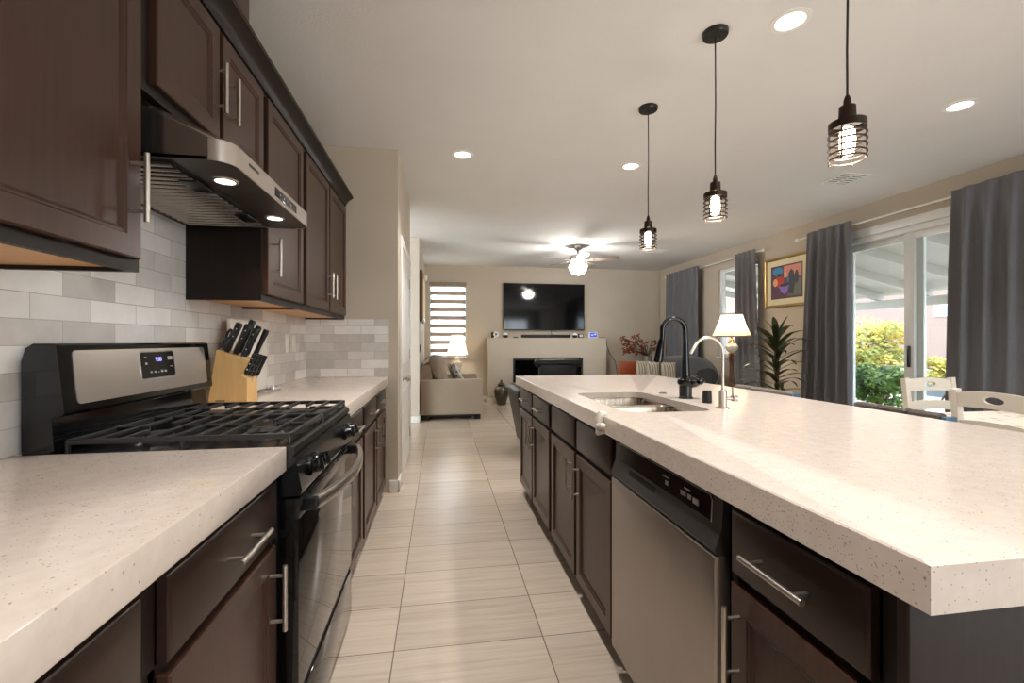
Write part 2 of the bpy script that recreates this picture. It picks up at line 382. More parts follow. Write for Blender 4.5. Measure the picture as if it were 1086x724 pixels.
    def xform(s, M): s.bm.transform(M); return s
    def build(s, name, mat, parent=None, world=True, smooth=True, sub=0, solid=0.0, auto=35):
        bmesh.ops.recalc_face_normals(s.bm, faces=s.bm.faces)
        org = Vector((0, 0, 0))
        if parent is not None:
            if world: org = off(parent)
        elif world:
            xs = [v.co for v in s.bm.verts]
            lo = Vector([min(p[i] for p in xs) for i in range(3)]); hi = Vector([max(p[i] for p in xs) for i in range(3)])
            org = Vector(((lo.x + hi.x) / 2, (lo.y + hi.y) / 2, lo.z))
        s.bm.transform(Matrix.Translation(-org))
        if smooth:
            for f in s.bm.faces: f.smooth = True
            lim = math.radians(auto)
            for e in s.bm.edges:
                if len(e.link_faces) == 2 and e.calc_face_angle(0) > lim: e.smooth = False
        me = bpy.data.meshes.new(name); s.bm.to_mesh(me); s.bm.free()
        me.materials.append(MAT[mat] if isinstance(mat, str) else mat)
        o = bpy.data.objects.new(name, me); COL.objects.link(o)
        if parent is not None: o.parent = parent
        elif world: o.location = org
        if solid:
            m = o.modifiers.new('thickness', 'SOLIDIFY'); m.thickness = solid; m.offset = 0
        if sub:
            m = o.modifiers.new('smooth', 'SUBSURF'); m.levels = sub; m.render_levels = sub
        return o
def tag(o, label=None, cat=None, group=None, kind=None):
    if label: o['label'] = label
    if cat: o['category'] = cat
    if group: o['group'] = group
    if kind: o['kind'] = kind
    return o
def thing(name, label, cat, loc=(0, 0, 0), rz=0.0, group=None):
    o = bpy.data.objects.new(name, None); COL.objects.link(o)
    o.location = loc; o.rotation_euler = (0, 0, rz); o.empty_display_size = 0.1
    return tag(o, label, cat, group)
def copy_tree(o, parent=None):
    kids = [c for c in o.children]
    c = o.copy(); COL.objects.link(c)
    if parent: c.parent = parent
    for k in kids: copy_tree(k, c)
    return c
def struct(name, mb, mat, **kw): return tag(mb.build(name, mat, **kw), kind='structure')
def panel_x(mb, xb, s, y0, y1, z0, z1, rings):
    """a board standing on plane x=xb facing s*X; rings = (inset, height)"""
    mb.rings([[(xb + s * h, y0 + i, z0 + i), (xb + s * h, y1 - i, z0 + i), (xb + s * h, y1 - i, z1 - i), (xb + s * h, y0 + i, z1 - i)] for i, h in rings])
    return mb
DOOR = [(0, 0), (0, .017), (.004, .020), (.052, .020), (.056, .0165), (.060, .0165), (.068, .0105)]
DRAWER = [(0, 0), (0, .015), (.004, .0185), (.008, .020)]
def text_mesh(txt, size, mat, parent, M, name='lettering'):
    cu = bpy.data.curves.new('t', 'FONT'); cu.body = txt; cu.size = size; cu.extrude = 0.0003; cu.align_x = 'CENTER'; cu.align_y = 'CENTER'
    tmp = bpy.data.objects.new('t', cu); COL.objects.link(tmp)
    dg = bpy.context.evaluated_depsgraph_get(); dg.update()
    me = bpy.data.meshes.new_from_object(tmp.evaluated_get(dg)); bpy.data.objects.remove(tmp)
    me.transform(M); me.transform(Matrix.Translation(-off(parent)))
    me.materials.clear(); me.materials.append(MAT[mat])
    o = bpy.data.objects.new(name, me); COL.objects.link(o); o.parent = parent
    return o
def basis(ex, ey, loc):
    ex, ey = Vector(ex).normalized(), Vector(ey).normalized(); ez = ex.cross(ey)
    M = Matrix((ex, ey, ez)).transposed().to_4x4(); M.translation = Vector(loc); return M

# ------------------------------------------------------------------ setting
CEIL = 2.76; XL = -1.045; ZC = 0.935
struct('floor', MB().box(-3.6, 4.9, -3.3, 9.5, -0.12, 0), 'floor_tile')
struct('ceiling', MB().box(-3.6, 4.9, -3.3, 9.5, CEIL, CEIL + 0.12), 'ceiling')
struct('wall_left', MB().box(XL - 0.15, XL, -3.3, 3.79, 0, CEIL), 'wall_paint')
struct('wall_pantry', MB().box(XL - 0.15, -0.335, 3.79, 5.32, 0, CEIL), 'wall_paint')
struct('wall_hall', MB().box(-3.6, -3.45, 5.32, 6.95, 0, CEIL), 'wall_paint')
struct('wall_living_left', MB().box(-3.6, -0.305, 6.95, 9.35, 0, CEIL), 'wall_paint')
wb = MB()   # back wall with the small window's opening
wx0, wx1, wz0, wz1 = -0.20, 0.525, 0.905, 2.41
wb.box(-0.5, wx0, 9.35, 9.5, 0, CEIL).box(wx1, 4.9, 9.35, 9.5, 0, CEIL).box(wx0, wx1, 9.35, 9.5, 0, wz0).box(wx0, wx1, 9.35, 9.5, wz1, CEIL)
struct('wall_back', wb, 'wall_paint')
DY0, DY1, DZ = 2.30, 4.88, 2.40
WY0, WY1, WZ0, WZ1 = 6.25, 7.26, 0.955, 2.45
wr = MB()
wr.box(4.75, 4.9, -3.3, DY0, 0, CEIL).box(4.75, 4.9, DY1, WY0, 0, CEIL).box(4.75, 4.9, WY1, 9.5, 0, CEIL)
wr.box(4.75, 4.9, DY0, DY1, DZ, CEIL).box(4.75, 4.9, WY0, WY1, 0, WZ0).box(4.75, 4.9, WY0, WY1, WZ1, CEIL)
struct('wall_right', wr, 'wall_paint')
wn2 = MB(); wn2.box(XL, 2.2, -3.3, -3.15, 0, CEIL).box(4.2, 4.75, -3.3, -3.15, 0, CEIL).box(2.2, 4.2, -3.3, -3.15, 0, 0.2).box(2.2, 4.2, -3.3, -3.15, 2.3, CEIL)
struct('wall_near', wn2, 'wall_paint')
# baseboards
def bb(name, mb): return struct(name, mb, 'white_trim')
bb('baseboard_pantry', MB().box(-0.40, -0.322, 3.776, 3.79, 0, 0.10, .004).box(-0.335, -0.322, 3.776, 3.98, 0, 0.10, .004))
bb('baseboard_living_left', MB().box(-0.6, -0.292, 6.937, 6.95, 0, 0.10, .004).box(-0.305, -0.292, 6.937, 9.35, 0, 0.10, .004))
bb('baseboard_back', MB().box(-0.292, 0.94, 9.336, 9.35, 0, 0.10, .004).box(3.39, 4.74, 9.336, 9.35, 0, 0.10, .004))
bb('baseboard_right', MB().box(4.737, 4.75, 4.92, 9.33, 0, 0.10, .004))
# backsplash
struct('trim_1', MB().box(XL, XL + .010, -1.2, 3.79, 0.87, 1.87), 'splash_left')
struct('trim_2', MB().box(XL + .010, -0.405, 3.78, 3.79, ZC, 1.392), 'splash_end')
# pantry door (x=-0.335 plane, facing +X)
d1 = tag(bpy.data.objects.new('door_1', None), 'white panelled pantry door in white casing', kind='structure'); COL.objects.link(d1); d1.location = (-0.335, 4.6, 0)
c = MB(); c.box(-0.335, -0.317, 3.98, 4.06, 0, 2.12, .004).box(-0.335, -0.317, 5.10, 5.18, 0, 2.12, .004).box(-0.335, -0.317, 4.06, 5.10, 2.04, 2.12, .004)
c.build('door_casing', 'white_trim', d1)
dl = MB().box(-0.335, -0.327, 4.06, 5.10, 0.01, 2.04)
for z0, z1 in ((0.22, 0.78), (1.0, 1.86)):
    for y0, y1 in ((4.18, 4.54), (4.62, 4.98)):
        dl.rings([[(-0.327 + h, y0 + i, z0 + i), (-0.327 + h, y1 - i, z0 + i), (-0.327 + h, y1 - i, z1 - i), (-0.327 + h, y0 + i, z1 - i)] for i, h in ((0, 0), (.012, .006), (.03, .001), (.05, .005))])
leaf = dl.build('door_leaf', 'white_trim', d1)
MB().lathe([(.026, 0), (.026, .006), (.011, .01), (.011, .03), (.026, .04), (.03, .055), (.02, .068), (.002, .072)], (-0.327, 4.15, 0.885), 20, 0).build('door_knob', 'nickel', leaf)
for z in (0.24, 1.08, 1.84): MB().box(-0.327, -0.313, 5.085, 5.115, z - .05, z + .05, .003).build('hinge', 'nickel', leaf)

# right wall window
w1 = tag(bpy.data.objects.new('window_1', None), 'white framed window beside the grey curtains', kind='structure'); COL.objects.link(w1); w1.location = (4.82, 6.75, WZ0)
m = MB(); t_ = .05
m.box(4.79, 4.86, WY0, WY0 + t_, WZ0, WZ1, .005).box(4.79, 4.86, WY1 - t_, WY1, WZ0, WZ1, .005).box(4.79, 4.86, WY0 + t_, WY1 - t_, WZ0, WZ0 + t_, .005).box(4.79, 4.86, WY0 + t_, WY1 - t_, WZ1 - t_, WZ1, .005)
m.box(4.80, 4.85, WY0 + t_, WY1 - t_, 1.64, 1.69, .005)
m.build('window_frame', 'white_vinyl', w1)
MB().box(4.822, 4.828, WY0 + t_, WY1 - t_, WZ0 + t_, WZ1 - t_).build('window_pane', 'window_glass', w1)
MB().box(4.73, 4.79, WY0 - .02, WY1 + .02, WZ0 - .03, WZ0, .006).build('window_sill', 'white_trim', w1)
# back window
w2 = tag(bpy.data.objects.new('window_2', None), 'narrow back-wall window behind the striped blind', kind='structure'); COL.objects.link(w2); w2.location = (0.16, 9.42, wz0)
m = MB(); m.box(wx0, wx0 + .04, 9.40, 9.47, wz0, wz1, .004).box(wx1 - .04, wx1, 9.40, 9.47, wz0, wz1, .004).box(wx0 + .04, wx1 - .04, 9.40, 9.47, wz0, wz0 + .04, .004).box(wx0 + .04, wx1 - .04, 9.40, 9.47, wz1 - .04, wz1, .004)
m.build('window_frame', 'white_vinyl', w2)
MB().box(wx0 + .04, wx1 - .04, 9.432, 9.438, wz0 + .04, wz1 - .04).build('window_pane', 'window_glass', w2)
MB().box(wx0 - .02, wx1 + .02, 9.325, 9.40, wz0 - .03, wz0, .005).build('window_sill', 'white_trim', w2)
# sliding patio door
d2 = tag(bpy.data.objects.new('door_2', None), 'white sliding glass patio door between grey curtains', kind='structure'); COL.objects.link(d2); d2.location = (4.82, 3.5, 0)
m = MB(); m.box(4.75, 4.90, DY0, DY0 + .05, 0, DZ, .005).box(4.75, 4.90, DY1 - .05, DY1, 0, DZ, .005).box(4.75, 4.90, DY0 + .05, DY1 - .05, DZ - .06, DZ, .005).box(4.75, 4.90, DY0 + .05, DY1 - .05, 0, .03, .004)
m.build('door_frame', 'white_vinyl', d2)
MB().box(4.738, 4.75, DY0 - .03, DY1 + .03, DZ, DZ + .09, .004).build('head_casing', 'white_vinyl', d2)
def sash(xa, ya, yb, nm):
    m = MB(); w = .10
    m.box(xa, xa + .035, ya, ya + w, .03, DZ - .06, .004).box(xa, xa + .035, yb - w, yb, .03, DZ - .06, .004).box(xa, xa + .035, ya + w, yb - w, .03, .11, .004).box(xa, xa + .035, ya + w, yb - w, DZ - .13, DZ - .06, .004)
    o = m.build(nm, 'white_vinyl', d2)
    MB().box(xa + .015, xa + .021, ya + w, yb - w, .11, DZ - .13).build('glass_pane', 'window_glass', o)
    return o
sash(4.845, 3.93, DY1 - .05, 'fixed_sash')
sl = sash(4.80, DY0 + .05, 4.09, 'sliding_sash')
MB().box(4.782, 4.80, 4.02, 4.05, 0.95, 1.17, .005).build('pull_handle', 'black_plastic', sl)
# near-side big window behind the viewer
w3 = tag(bpy.data.objects.new('window_3', None), kind='structure'); COL.objects.link(w3); w3.location = (3.2, -3.22, .2)
m = MB()
for x in (2.2, 3.17, 4.14): m.box(x, x + .06, -3.26, -3.19, .2, 2.3, .004)
m.box(2.26, 4.14, -3.26, -3.19, .2, .26, .004).box(2.26, 4.14, -3.26, -3.19, 2.24, 2.3, .004)
m.build('window_frame', 'white_vinyl', w3)

# ------------------------------------------------------------------ ceiling fixtures
def can_light(x, y, label, lit=True):
    r = thing('recessed_light', label, 'recessed light', (x, y, CEIL), group='recessed ceiling lights')
    MB().lathe([(.062, -.001), (.066, -.006), (.088, -.005), (.092, 0)], (x, y, CEIL), 32, cap=False).build('trim_ring', 'white_plastic', r)
    MB().lathe([(.0635, -.001), (.06, -.0035), (.02, -.0045), (.001, -.005)], (x, y, CEIL), 32).build('lens', 'can_glow', r)
    d = bpy.data.lights.new('can_lamp', 'AREA'); d.shape = 'DISK'; d.size = .12; d.energy = CAN_W; d.color = WARM; d.spread = math.radians(100)
    o = bpy.data.objects.new('can_lamp', d); COL.objects.link(o); o.parent = r; o.location = (0, 0, -.012)
can_light(0.185, 3.80, 'round recessed ceiling light nearest the pantry wall corner')
can_light(1.662, 3.82, 'round recessed ceiling light just left of the smallest pendant cord')
can_light(1.668, 1.968, 'largest round recessed ceiling light, between two pendant cords')
can_light(3.367, 2.503, 'round recessed ceiling light at far right above the patio door')
for x, y in ((.185, 1.95), (.185, .3), (1.668, .1), (3.2, .1)): can_light(x, y, 'round recessed ceiling light above the near end of the kitchen')
def pendant(y, label):
    x = 1.36; r = thing('pendant_light', label, 'pendant light', (x, y, CEIL), group='cage pendants over the island')
    c = (x, y, 0)
    MB().lathe([(.062, CEIL), (.062, CEIL - .014), (.058, CEIL - .022), (.012, CEIL - .026), (.001, CEIL - .026)], c, 32).build('canopy', 'black_plastic', r)
    MB().tube([(x, y, CEIL - .02), (x + .002, y, 2.4), (x - .001, y, 2.2), (x, y, 2.035)], .0036, 8).build('cord', 'black_plastic', r)
    so = MB().lathe([(.006, 2.045), (.011, 2.03), (.012, 2.012), (.024, 2.008), (.026, 1.966), (.02, 1.962), (.001, 1.962)], c, 24).build('socket', 'bronze_metal', r)
    cg = MB()
    # top band, two hoops crossing it, ribs and rods
    cg.lathe([(.052, 1.930), (.0545, 1.930), (.0545, 1.955), (.052, 1.955), (.052, 1.930)], c, 36, cap=False)
    for a in range(4):
        q = a * PI / 2 + .5; qx, qy = math.cos(q), math.sin(q)
        cg.cyl((x + .053 * qx, y + .053 * qy, 1.953), (x + .053 * qx, y + .053 * qy, 1.826), .0024, 8)
        cg.ball((x + .053 * qx, y + .053 * qy, 1.824), .004)
        cg.cyl((x + .02 * qx, y + .02 * qy, 1.964), (x + .053 * qx, y + .053 * qy, 1.953), .0028, 8)
    for k in range(4): cg.ring((x, y, 1.912 - k * .0215), .0535, .0036, 36, 8)
    cg.ring((x, y, 1.830), .053, .0030, 36, 8)
    cg.build('cage', 'bronze_metal', r)
    b = MB().lathe([(.012, 1.964), (.016, 1.95), (.028, 1.93), (.031, 1.90), (.031, 1.862), (.026, 1.846), (.002, 1.840)], c, 20).build('bulb', 'bulb_glass', r)
    MB().lathe([(.002, 1.945), (.021, 1.93), (.024, 1.89), (.021, 1.862), (.002, 1.852)], c, 14).build('filament', 'bulb_glow', b)
    d = bpy.data.lights.new('pendant_lamp', 'POINT'); d.energy = PENDANT_W; d.color = (1, .93, .84); d.shadow_soft_size = .03
    o = bpy.data.objects.new('pendant_lamp', d); COL.objects.link(o); o.parent = r; o.location = (0, 0, 1.815 - CEIL)
pendant(1.35, 'nearest and largest cage pendant, its cord running out of the picture top')
pendant(2.10, 'middle cage pendant over the island')
pendant(2.845, 'farthest and smallest cage pendant over the island')

def vent(x, y, label, sx=.30, sy=.30):
    r = thing('ceiling_vent', label, 'vent', (x, y, CEIL), group='ceiling vents')
    m = MB()
    m.box(x - sx / 2, x + sx / 2, y - sy / 2, y - sy / 2 + .03, CEIL - .008, CEIL, .002).box(x - sx / 2, x + sx / 2, y + sy / 2 - .03, y + sy / 2, CEIL - .008, CEIL, .002)
    m.box(x - sx / 2, x - sx / 2 + .03, y - sy / 2 + .03, y + sy / 2 - .03, CEIL - .008, CEIL, .002).box(x + sx / 2 - .03, x + sx / 2, y - sy / 2 + .03, y + sy / 2 - .03, CEIL - .008, CEIL, .002)
    m.box(x - .008, x + .008, y - sy / 2 + .03, y + sy / 2 - .03, CEIL - .008, CEIL, .001)
    m.build('frame', 'white_plastic', r)
    s_ = MB()
    for i in range(5):
        yy = y - sy / 2 + .06 + i * (sy - .12) / 4
        s_.hexa([(x - sx / 2 + .03, yy - .008, CEIL - .003), (x + sx / 2 - .03, yy - .008, CEIL - .003), (x + sx / 2 - .03, yy + .002, CEIL - .010), (x - sx / 2 + .03, yy + .002, CEIL - .010),
                 (x - sx / 2 + .03, yy - .006, CEIL - .001), (x + sx / 2 - .03, yy - .006, CEIL - .001), (x + sx / 2 - .03, yy + .004, CEIL - .008), (x - sx / 2 + .03, yy + .004, CEIL - .008)])
    s_.build('louvre', 'white_plastic', r)
    MB().box(x - sx / 2 + .03, x + sx / 2 - .03, y - sy / 2 + .03, y + sy / 2 - .03, CEIL - .0012, CEIL - .0002).build('duct_opening', 'dark_gap', r)
vent(3.80, 3.80, 'larger square white ceiling vent near the patio door')
vent(3.66, 7.32, 'small far white ceiling vent above the back of the living room')

# ceiling fan
fx, fy = 2.214, 7.16
fan = thing('ceiling_fan', 'brushed nickel ceiling fan with five blades and lit glass bowl', 'ceiling fan', (fx, fy, CEIL))
fc = (fx, fy, 0)
MB().lathe([(.075, CEIL), (.075, CEIL - .02), (.05, CEIL - .06), (.02, CEIL - .075), (.001, CEIL - .076)], fc, 28).build('canopy', 'nickel', fan)
MB().cyl((fx, fy, CEIL - .07), (fx, fy, 2.615), .013).build('downrod', 'black_plastic', fan)
MB().lathe([(.02, 2.625), (.07, 2.615), (.14, 2.60), (.15, 2.57), (.14, 2.53), (.10, 2.50), (.09, 2.47), (.001, 2.47)], fc, 36).build('motor', 'nickel', fan)
MB().lathe([(.09, 2.468), (.138, 2.455), (.145, 2.42), (.13, 2.365), (.09, 2.32), (.04, 2.30), (.001, 2.296)], fc, 32).build('light_bowl', 'fan_glow', fan)
for k in range(5):
    a = -PI / 2 - YAW + 0.03 + k * 2 * PI / 5
    ex, ey = Vector((math.cos(a), math.sin(a), 0)), Vector((-math.sin(a), math.cos(a), 0))
    poly = [(.20, -.055), (.40, -.068), (.58, -.072), (.64, -.06), (.665, -.03), (.67, 0), (.665, .03), (.64, .06), (.58, .072), (.40, .068), (.20, .055)]
    def P(u, w, h): p = Vector((fx, fy, 2.535 + h - w * .20)) + ex * u + ey * w; return tuple(p)
    MB().rings([[P(u, w, -.004) for u, w in poly], [P(u, w, .004) for u, w in poly]]).build('blade', 'fan_blade_wood', fan)
    MB().rings([[P(u, w, -.012) for u, w in ((.11, -.02), (.18, -.015), (.26, -.04), (.28, 0), (.26, .04), (.18, .015), (.11, .02))], [P(u, w, -.005) for u, w in ((.11, -.02), (.18, -.015), (.26, -.04), (.28, 0), (.26, .04), (.18, .015), (.11, .02))]]).build('blade_iron', 'nickel', fan)

# ------------------------------------------------------------------ cabinets
def bar_handle(parent, x, s, y, z, length, vertical=True, r=.006):
    m = MB(); st = .034; h = length / 2; q = h - .025
    xo = x + s * st
    if vertical:
        m.cyl((xo, y, z - h), (xo, y, z + h), r)
        for k in (-q, q): m.cyl((x - s * .003, y, z + k), (xo, y, z + k), .0045, 10)
    else:
        m.cyl((xo, y - h, z), (xo, y + h, z), r)
        for k in (-q, q): m.cyl((x - s * .003, y + k, z), (xo, y + k, z), .0045, 10)
    return m.build('handle', 'nickel', parent)
def base_cabinet(label, xf, s, depth, y0, y1, drawers, doors, group, handles=True, toe=.07, open_top=False):
    """xf = face-frame plane, s = facing (+1 faces +X). drawers/doors: lists of (ya, yb, handle_y or None)"""
    r = thing('base_cabinet', label, 'cabinet', ((xf - s * depth / 2), (y0 + y1) / 2, 0), group=group)
    xb = xf - s * depth; m = MB(); p = .018; zt = .868
    m.box(xb, xf, y0, y0 + p, .1, zt).box(xb, xf, y1 - p, y1, .1, zt).box(xb, xb + s * p, y0 + p, y1 - p, .1, zt).box(xb, xf, y0 + p, y1 - p, .1, .1 + p)
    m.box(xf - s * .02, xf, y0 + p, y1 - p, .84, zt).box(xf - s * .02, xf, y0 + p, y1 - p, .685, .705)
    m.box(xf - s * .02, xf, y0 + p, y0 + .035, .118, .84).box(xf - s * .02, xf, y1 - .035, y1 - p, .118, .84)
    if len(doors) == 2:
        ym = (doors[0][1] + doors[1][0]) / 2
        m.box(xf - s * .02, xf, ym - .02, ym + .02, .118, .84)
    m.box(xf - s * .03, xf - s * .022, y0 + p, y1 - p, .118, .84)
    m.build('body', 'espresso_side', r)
    MB().box(xf - s * toe, xf - s * (toe + .012), y0, y1, 0, .1).build('toe_kick', 'toe_kick', r)
    for ya, yb, hy in drawers:
        d = panel_x(MB(), xf, s, ya, yb, .705, .845, DRAWER).build('drawer_front', 'espresso_horizontal', r)
        if hy is not None: bar_handle(d, xf + s * .020, s, hy, .775, .165, False)
    for ya, yb, hy in doors:
        d = panel_x(MB(), xf, s, ya, yb, .095, .685, DOOR).build('door', 'espresso_wood', r)
        if hy is not None: bar_handle(d, xf + s * .020, s, hy, .565, .165, True)
    return r
XFL = -0.442
base_cabinet('dark base cabinet between the gas range and the picture edge at left', XFL, 1, .60, .76, 1.298, [(.80, 1.275, 1.06)], [(.80, 1.275, 1.235)], 'dark base cabinets along the left wall')
base_cabinet('dark base cabinet nearest the viewer at bottom left corner', XFL, 1, .60, -.25, .757, [(-.21, .30, .05), (.33, .735, .53)], [(-.21, .30, .26), (.33, .735, .37)], 'dark base cabinets along the left wall')
base_cabinet('single door dark base cabinet just past the gas range', XFL, 1, .60, 2.064, 2.66, [(2.09, 2.635, 2.38)], [(2.09, 2.635, 2.14)], 'dark base cabinets along the left wall')
base_cabinet('double door dark base cabinet against the pantry wall', XFL, 1, .60, 2.663, 3.774, [(2.70, 3.19, 2.95), (3.23, 3.72, 3.48)], [(2.70, 3.19, 3.14), (3.23, 3.72, 3.28)], 'dark base cabinets along the left wall')
XFI = 0.655
base_cabinet('dark island cabinet at the near end, right of the dishwasher', XFI, -1, .60, .555, .945, [(.595, .925, .765)], [(.595, .925, .895)], 'dark cabinets under the island')
base_cabinet('dark island sink cabinet with two plain false drawer fronts', XFI, -1, .60, 1.622, 2.60, [(1.645, 2.085, None), (2.115, 2.575, None)], [(1.645, 2.085, 2.045), (2.115, 2.575, 2.155)], 'dark cabinets under the island')
base_cabinet('dark island cabinet at the far end with two handled drawers', XFI, -1, .60, 2.603, 3.64, [(2.63, 3.115, 2.87), (3.145, 3.62, 3.38)], [(2.63, 3.115, 3.07), (3.145, 3.62, 3.19)], 'dark cabinets under the island')
ep = MB().box(.637, 1.452, .535, .553, 0, .868, .002)
panel_x(ep, .637, -1, .5352, .5528, .01, .86, [(0, 0), (.002, .002)])
ic = thing('island_cladding', 'dark wood cladding closing the near end of the island below the quartz corner', 'cladding', (1.05, .545, 0))
ep.build('end_panel', 'espresso_panel', ic)
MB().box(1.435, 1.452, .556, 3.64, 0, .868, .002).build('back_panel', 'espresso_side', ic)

# upper cabinets
XFU = -0.745
def upper_cabinet(label, y0, y1, z0, z1, doors, group):
    r = thing('wall_cabinet', label, 'cabinet', ((XL + XFU) / 2, (y0 + y1) / 2, z0), group=group)
    xb = XL + .011; m = MB(); p = .018; zb = z0 + .022
    m.box(xb, XFU - .02, y0, y0 + p, z0, z1).box(xb, XFU - .02, y1 - p, y1, z0, z1).box(xb, XFU - .02, y0 + p, y1 - p, z1 - p, z1).box(xb, xb + p, y0 + p, y1 - p, zb, z1 - p)
    m.box(XFU - .02, XFU, y0, y1, z0, z0 + .05).box(XFU - .02, XFU, y0, y1, z1 - .05, z1)
    m.box(XFU - .02, XFU, y0, y0 + .04, z0 + .05, z1 - .05).box(XFU - .02, XFU, y1 - .04, y1, z0 + .05, z1 - .05)
    m.box(XFU - .03, XFU - .02, y0 + p, y1 - p, zb, z1 - .02)
    if len(doors) == 2: ym = (doors[0][1] + doors[1][0]) / 2; m.box(XFU - .02, XFU, ym - .03, ym + .03, z0 + .05, z1 - .05)
    m.build('body', 'espresso_side', r)
    MB().box(xb, XFU - .031, y0 + p, y1 - p, zb - .012, zb).build('underside', 'maple_underside', r)['label'] = 'pale maple underside'
    for ya, yb, hy, hz in doors:
        d = panel_x(MB(), XFU, 1, ya, yb, z0 + .028, z1 - .02, DOOR).build('door', 'espresso_wood', r)
        bar_handle(d, XFU + .020, 1, hy, hz, .165, True)
UG = 'dark wall cabinets on the left wall'
upper_cabinet('large dark wall cabinet nearest the viewer at top left', .55, 1.278, 1.388, 2.28, [(.575, 1.255, 1.215, 1.582)], UG)
upper_cabinet('short dark two door wall cabinet above the range hood', 1.282, 2.066, 1.855, 2.28, [(1.318, 1.662, 1.628, 2.045), (1.684, 2.045, 1.722, 2.045)], UG)
upper_cabinet('tall single door dark wall cabinet just past the range hood', 2.07, 2.632, 1.388, 2.28, [(2.095, 2.605, 2.145, 1.582)], UG)
upper_cabinet('tall double door dark wall cabinet beside the pantry wall', 2.635, 3.774, 1.388, 2.28, [(2.665, 3.19, 3.15, 1.582), (3.215, 3.74, 3.255, 1.582)], UG)
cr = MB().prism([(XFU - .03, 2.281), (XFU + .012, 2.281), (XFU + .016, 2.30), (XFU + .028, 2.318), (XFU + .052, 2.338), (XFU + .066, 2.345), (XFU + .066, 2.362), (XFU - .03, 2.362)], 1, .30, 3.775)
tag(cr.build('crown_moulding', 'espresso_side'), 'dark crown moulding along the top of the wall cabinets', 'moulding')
tag(MB().box(XL, -.79, 1.32, 2.07, 2.282, CEIL - .002, .004).build('duct_cover', 'espresso_wood'), 'dark boxed duct cover above the hood cabinet, reaching the ceiling', 'duct cover')

# ------------------------------------------------------------------ worktops
tag(MB().box(XL + .0105, -.404, -.9, 1.299, .870, ZC, .003).build('worktop', 'quartz'), 'pale speckled quartz worktop left of the range in the foreground', 'worktop')
tag(MB().box(XL + .0105, -.404, 2.062, 3.778, .870, ZC, .003).build('worktop', 'quartz'), 'short pale quartz worktop past the range carrying the knife block', 'worktop')
def island_top():
    x0, x1, y0, y1 = .61, 1.775, .486, 3.68
    hx0, hx1, hy0, hy1 = .725, 1.105, 1.70, 2.405; rr = .07
    cx, cy_ = (hx0 + hx1) / 2, (hy0 + hy1) / 2
    angs = sorted([2 * PI * i / 96 for i in range(96)] + [math.atan2(b - cy_, a - cx) % (2 * PI) for a in (x0, x1) for b in (y0, y1)])
    def hit_rect(a, b0, b1, c0, c1):
        dx, dy = math.cos(a), math.sin(a); ts = []
        if dx > 1e-9: ts.append((b1 - cx) / dx)
        if dx < -1e-9: ts.append((b0 - cx) / dx)
        if dy > 1e-9: ts.append((c1 - cy_) / dy)
        if dy < -1e-9: ts.append((c0 - cy_) / dy)
        t = min(ts); return cx + dx * t, cy_ + dy * t
    def inside(x, y):
        qx = abs(x - cx) - ((hx1 - hx0) / 2 - rr); qy = abs(y - cy_) - ((hy1 - hy0) / 2 - rr)
        return math.hypot(max(qx, 0), max(qy, 0)) - rr
    def hit_round(a):
        lo, hi = 0, 1.0
        for _ in range(40):
            mid = (lo + hi) / 2
            if inside(cx + math.cos(a) * mid, cy_ + math.sin(a) * mid) < 0: lo = mid
            else: hi = mid
        return cx + math.cos(a) * lo, cy_ + math.sin(a) * lo
    o = [hit_rect(a, x0, x1, y0, y1) for a in angs]; i_ = [hit_round(a) for a in angs]
    oi = [hit_rect(a, x0 + .003, x1 - .003, y0 + .003, y1 - .003) for a in angs]
    # the underside steps up behind a mitred apron
    ap = [hit_rect(a, x0 + .025, x1 - .025, y0 + .025, y1 - .025) for a in angs]
    R = [[(x, y, .905) for x, y in i_], [(x, y, ZC) for x, y in i_], [(x, y, ZC) for x, y in oi], [(x, y, ZC - .003) for x, y in o], [(x, y, .870) for x, y in o], [(x, y, .870) for x, y in ap], [(x, y, .905) for x, y in ap], [(x, y, .905) for x, y in i_]]
    m = MB(); m.rings(R, True, False, False); bmesh.ops.remove_doubles(m.bm, verts=m.bm.verts, dist=1e-5)
    tag(m.build('worktop', 'quartz'), 'long pale speckled quartz island top with the sink cut in', 'worktop')
island_top()
# sink: two bowls
sk = thing('kitchen_sink', 'stainless double bowl sink set under the island top', 'sink', (.915, 2.05, .70))
def bowl(x0, x1, y0, y1, zr, zb, rr):
    def rr_ring(ins, z, r, n=6):
        p = []
        for (cx, cy_, a0) in ((x1 - ins - r, y1 - ins - r, 0), (x0 + ins + r, y1 - ins - r, PI / 2), (x0 + ins + r, y0 + ins + r, PI), (x1 - ins - r, y0 + ins + r, 1.5 * PI)):
            for k in range(n + 1):
                a = a0 + PI / 2 * k / n; p.append((cx + r * math.cos(a), cy_ + r * math.sin(a), z))
        return p
    m = MB(); m.rings([rr_ring(-.012, zr, rr + .012), rr_ring(0, zr, rr), rr_ring(.004, zr - .01, rr), rr_ring(.008, zb + .03, rr), rr_ring(.02, zb + .006, rr - .01), rr_ring(.04, zb, rr - .02)], True, False, True)
    return m
b1 = bowl(.722, 1.108, 2.125, 2.408, .904, .70, .06).build('bowl', 'sink_steel', sk)
MB().lathe([(.04, .702), (.042, .705), (.03, .703), (.001, .7025)], (.915, 2.266, 0), 20).build('drain', 'chrome', b1)
b2 = bowl(.722, 1.108, 1.697, 2.095, .904, .72, .07).build('bowl', 'sink_steel', sk)
MB().lathe([(.04, .722), (.042, .725), (.03, .723), (.001, .7225)], (.915, 1.90, 0), 20).build('drain', 'chrome', b2)
MB().box(.735, 1.095, 2.096, 2.124, .885, .9045, .006, 3).build('divider', 'sink_steel', sk)
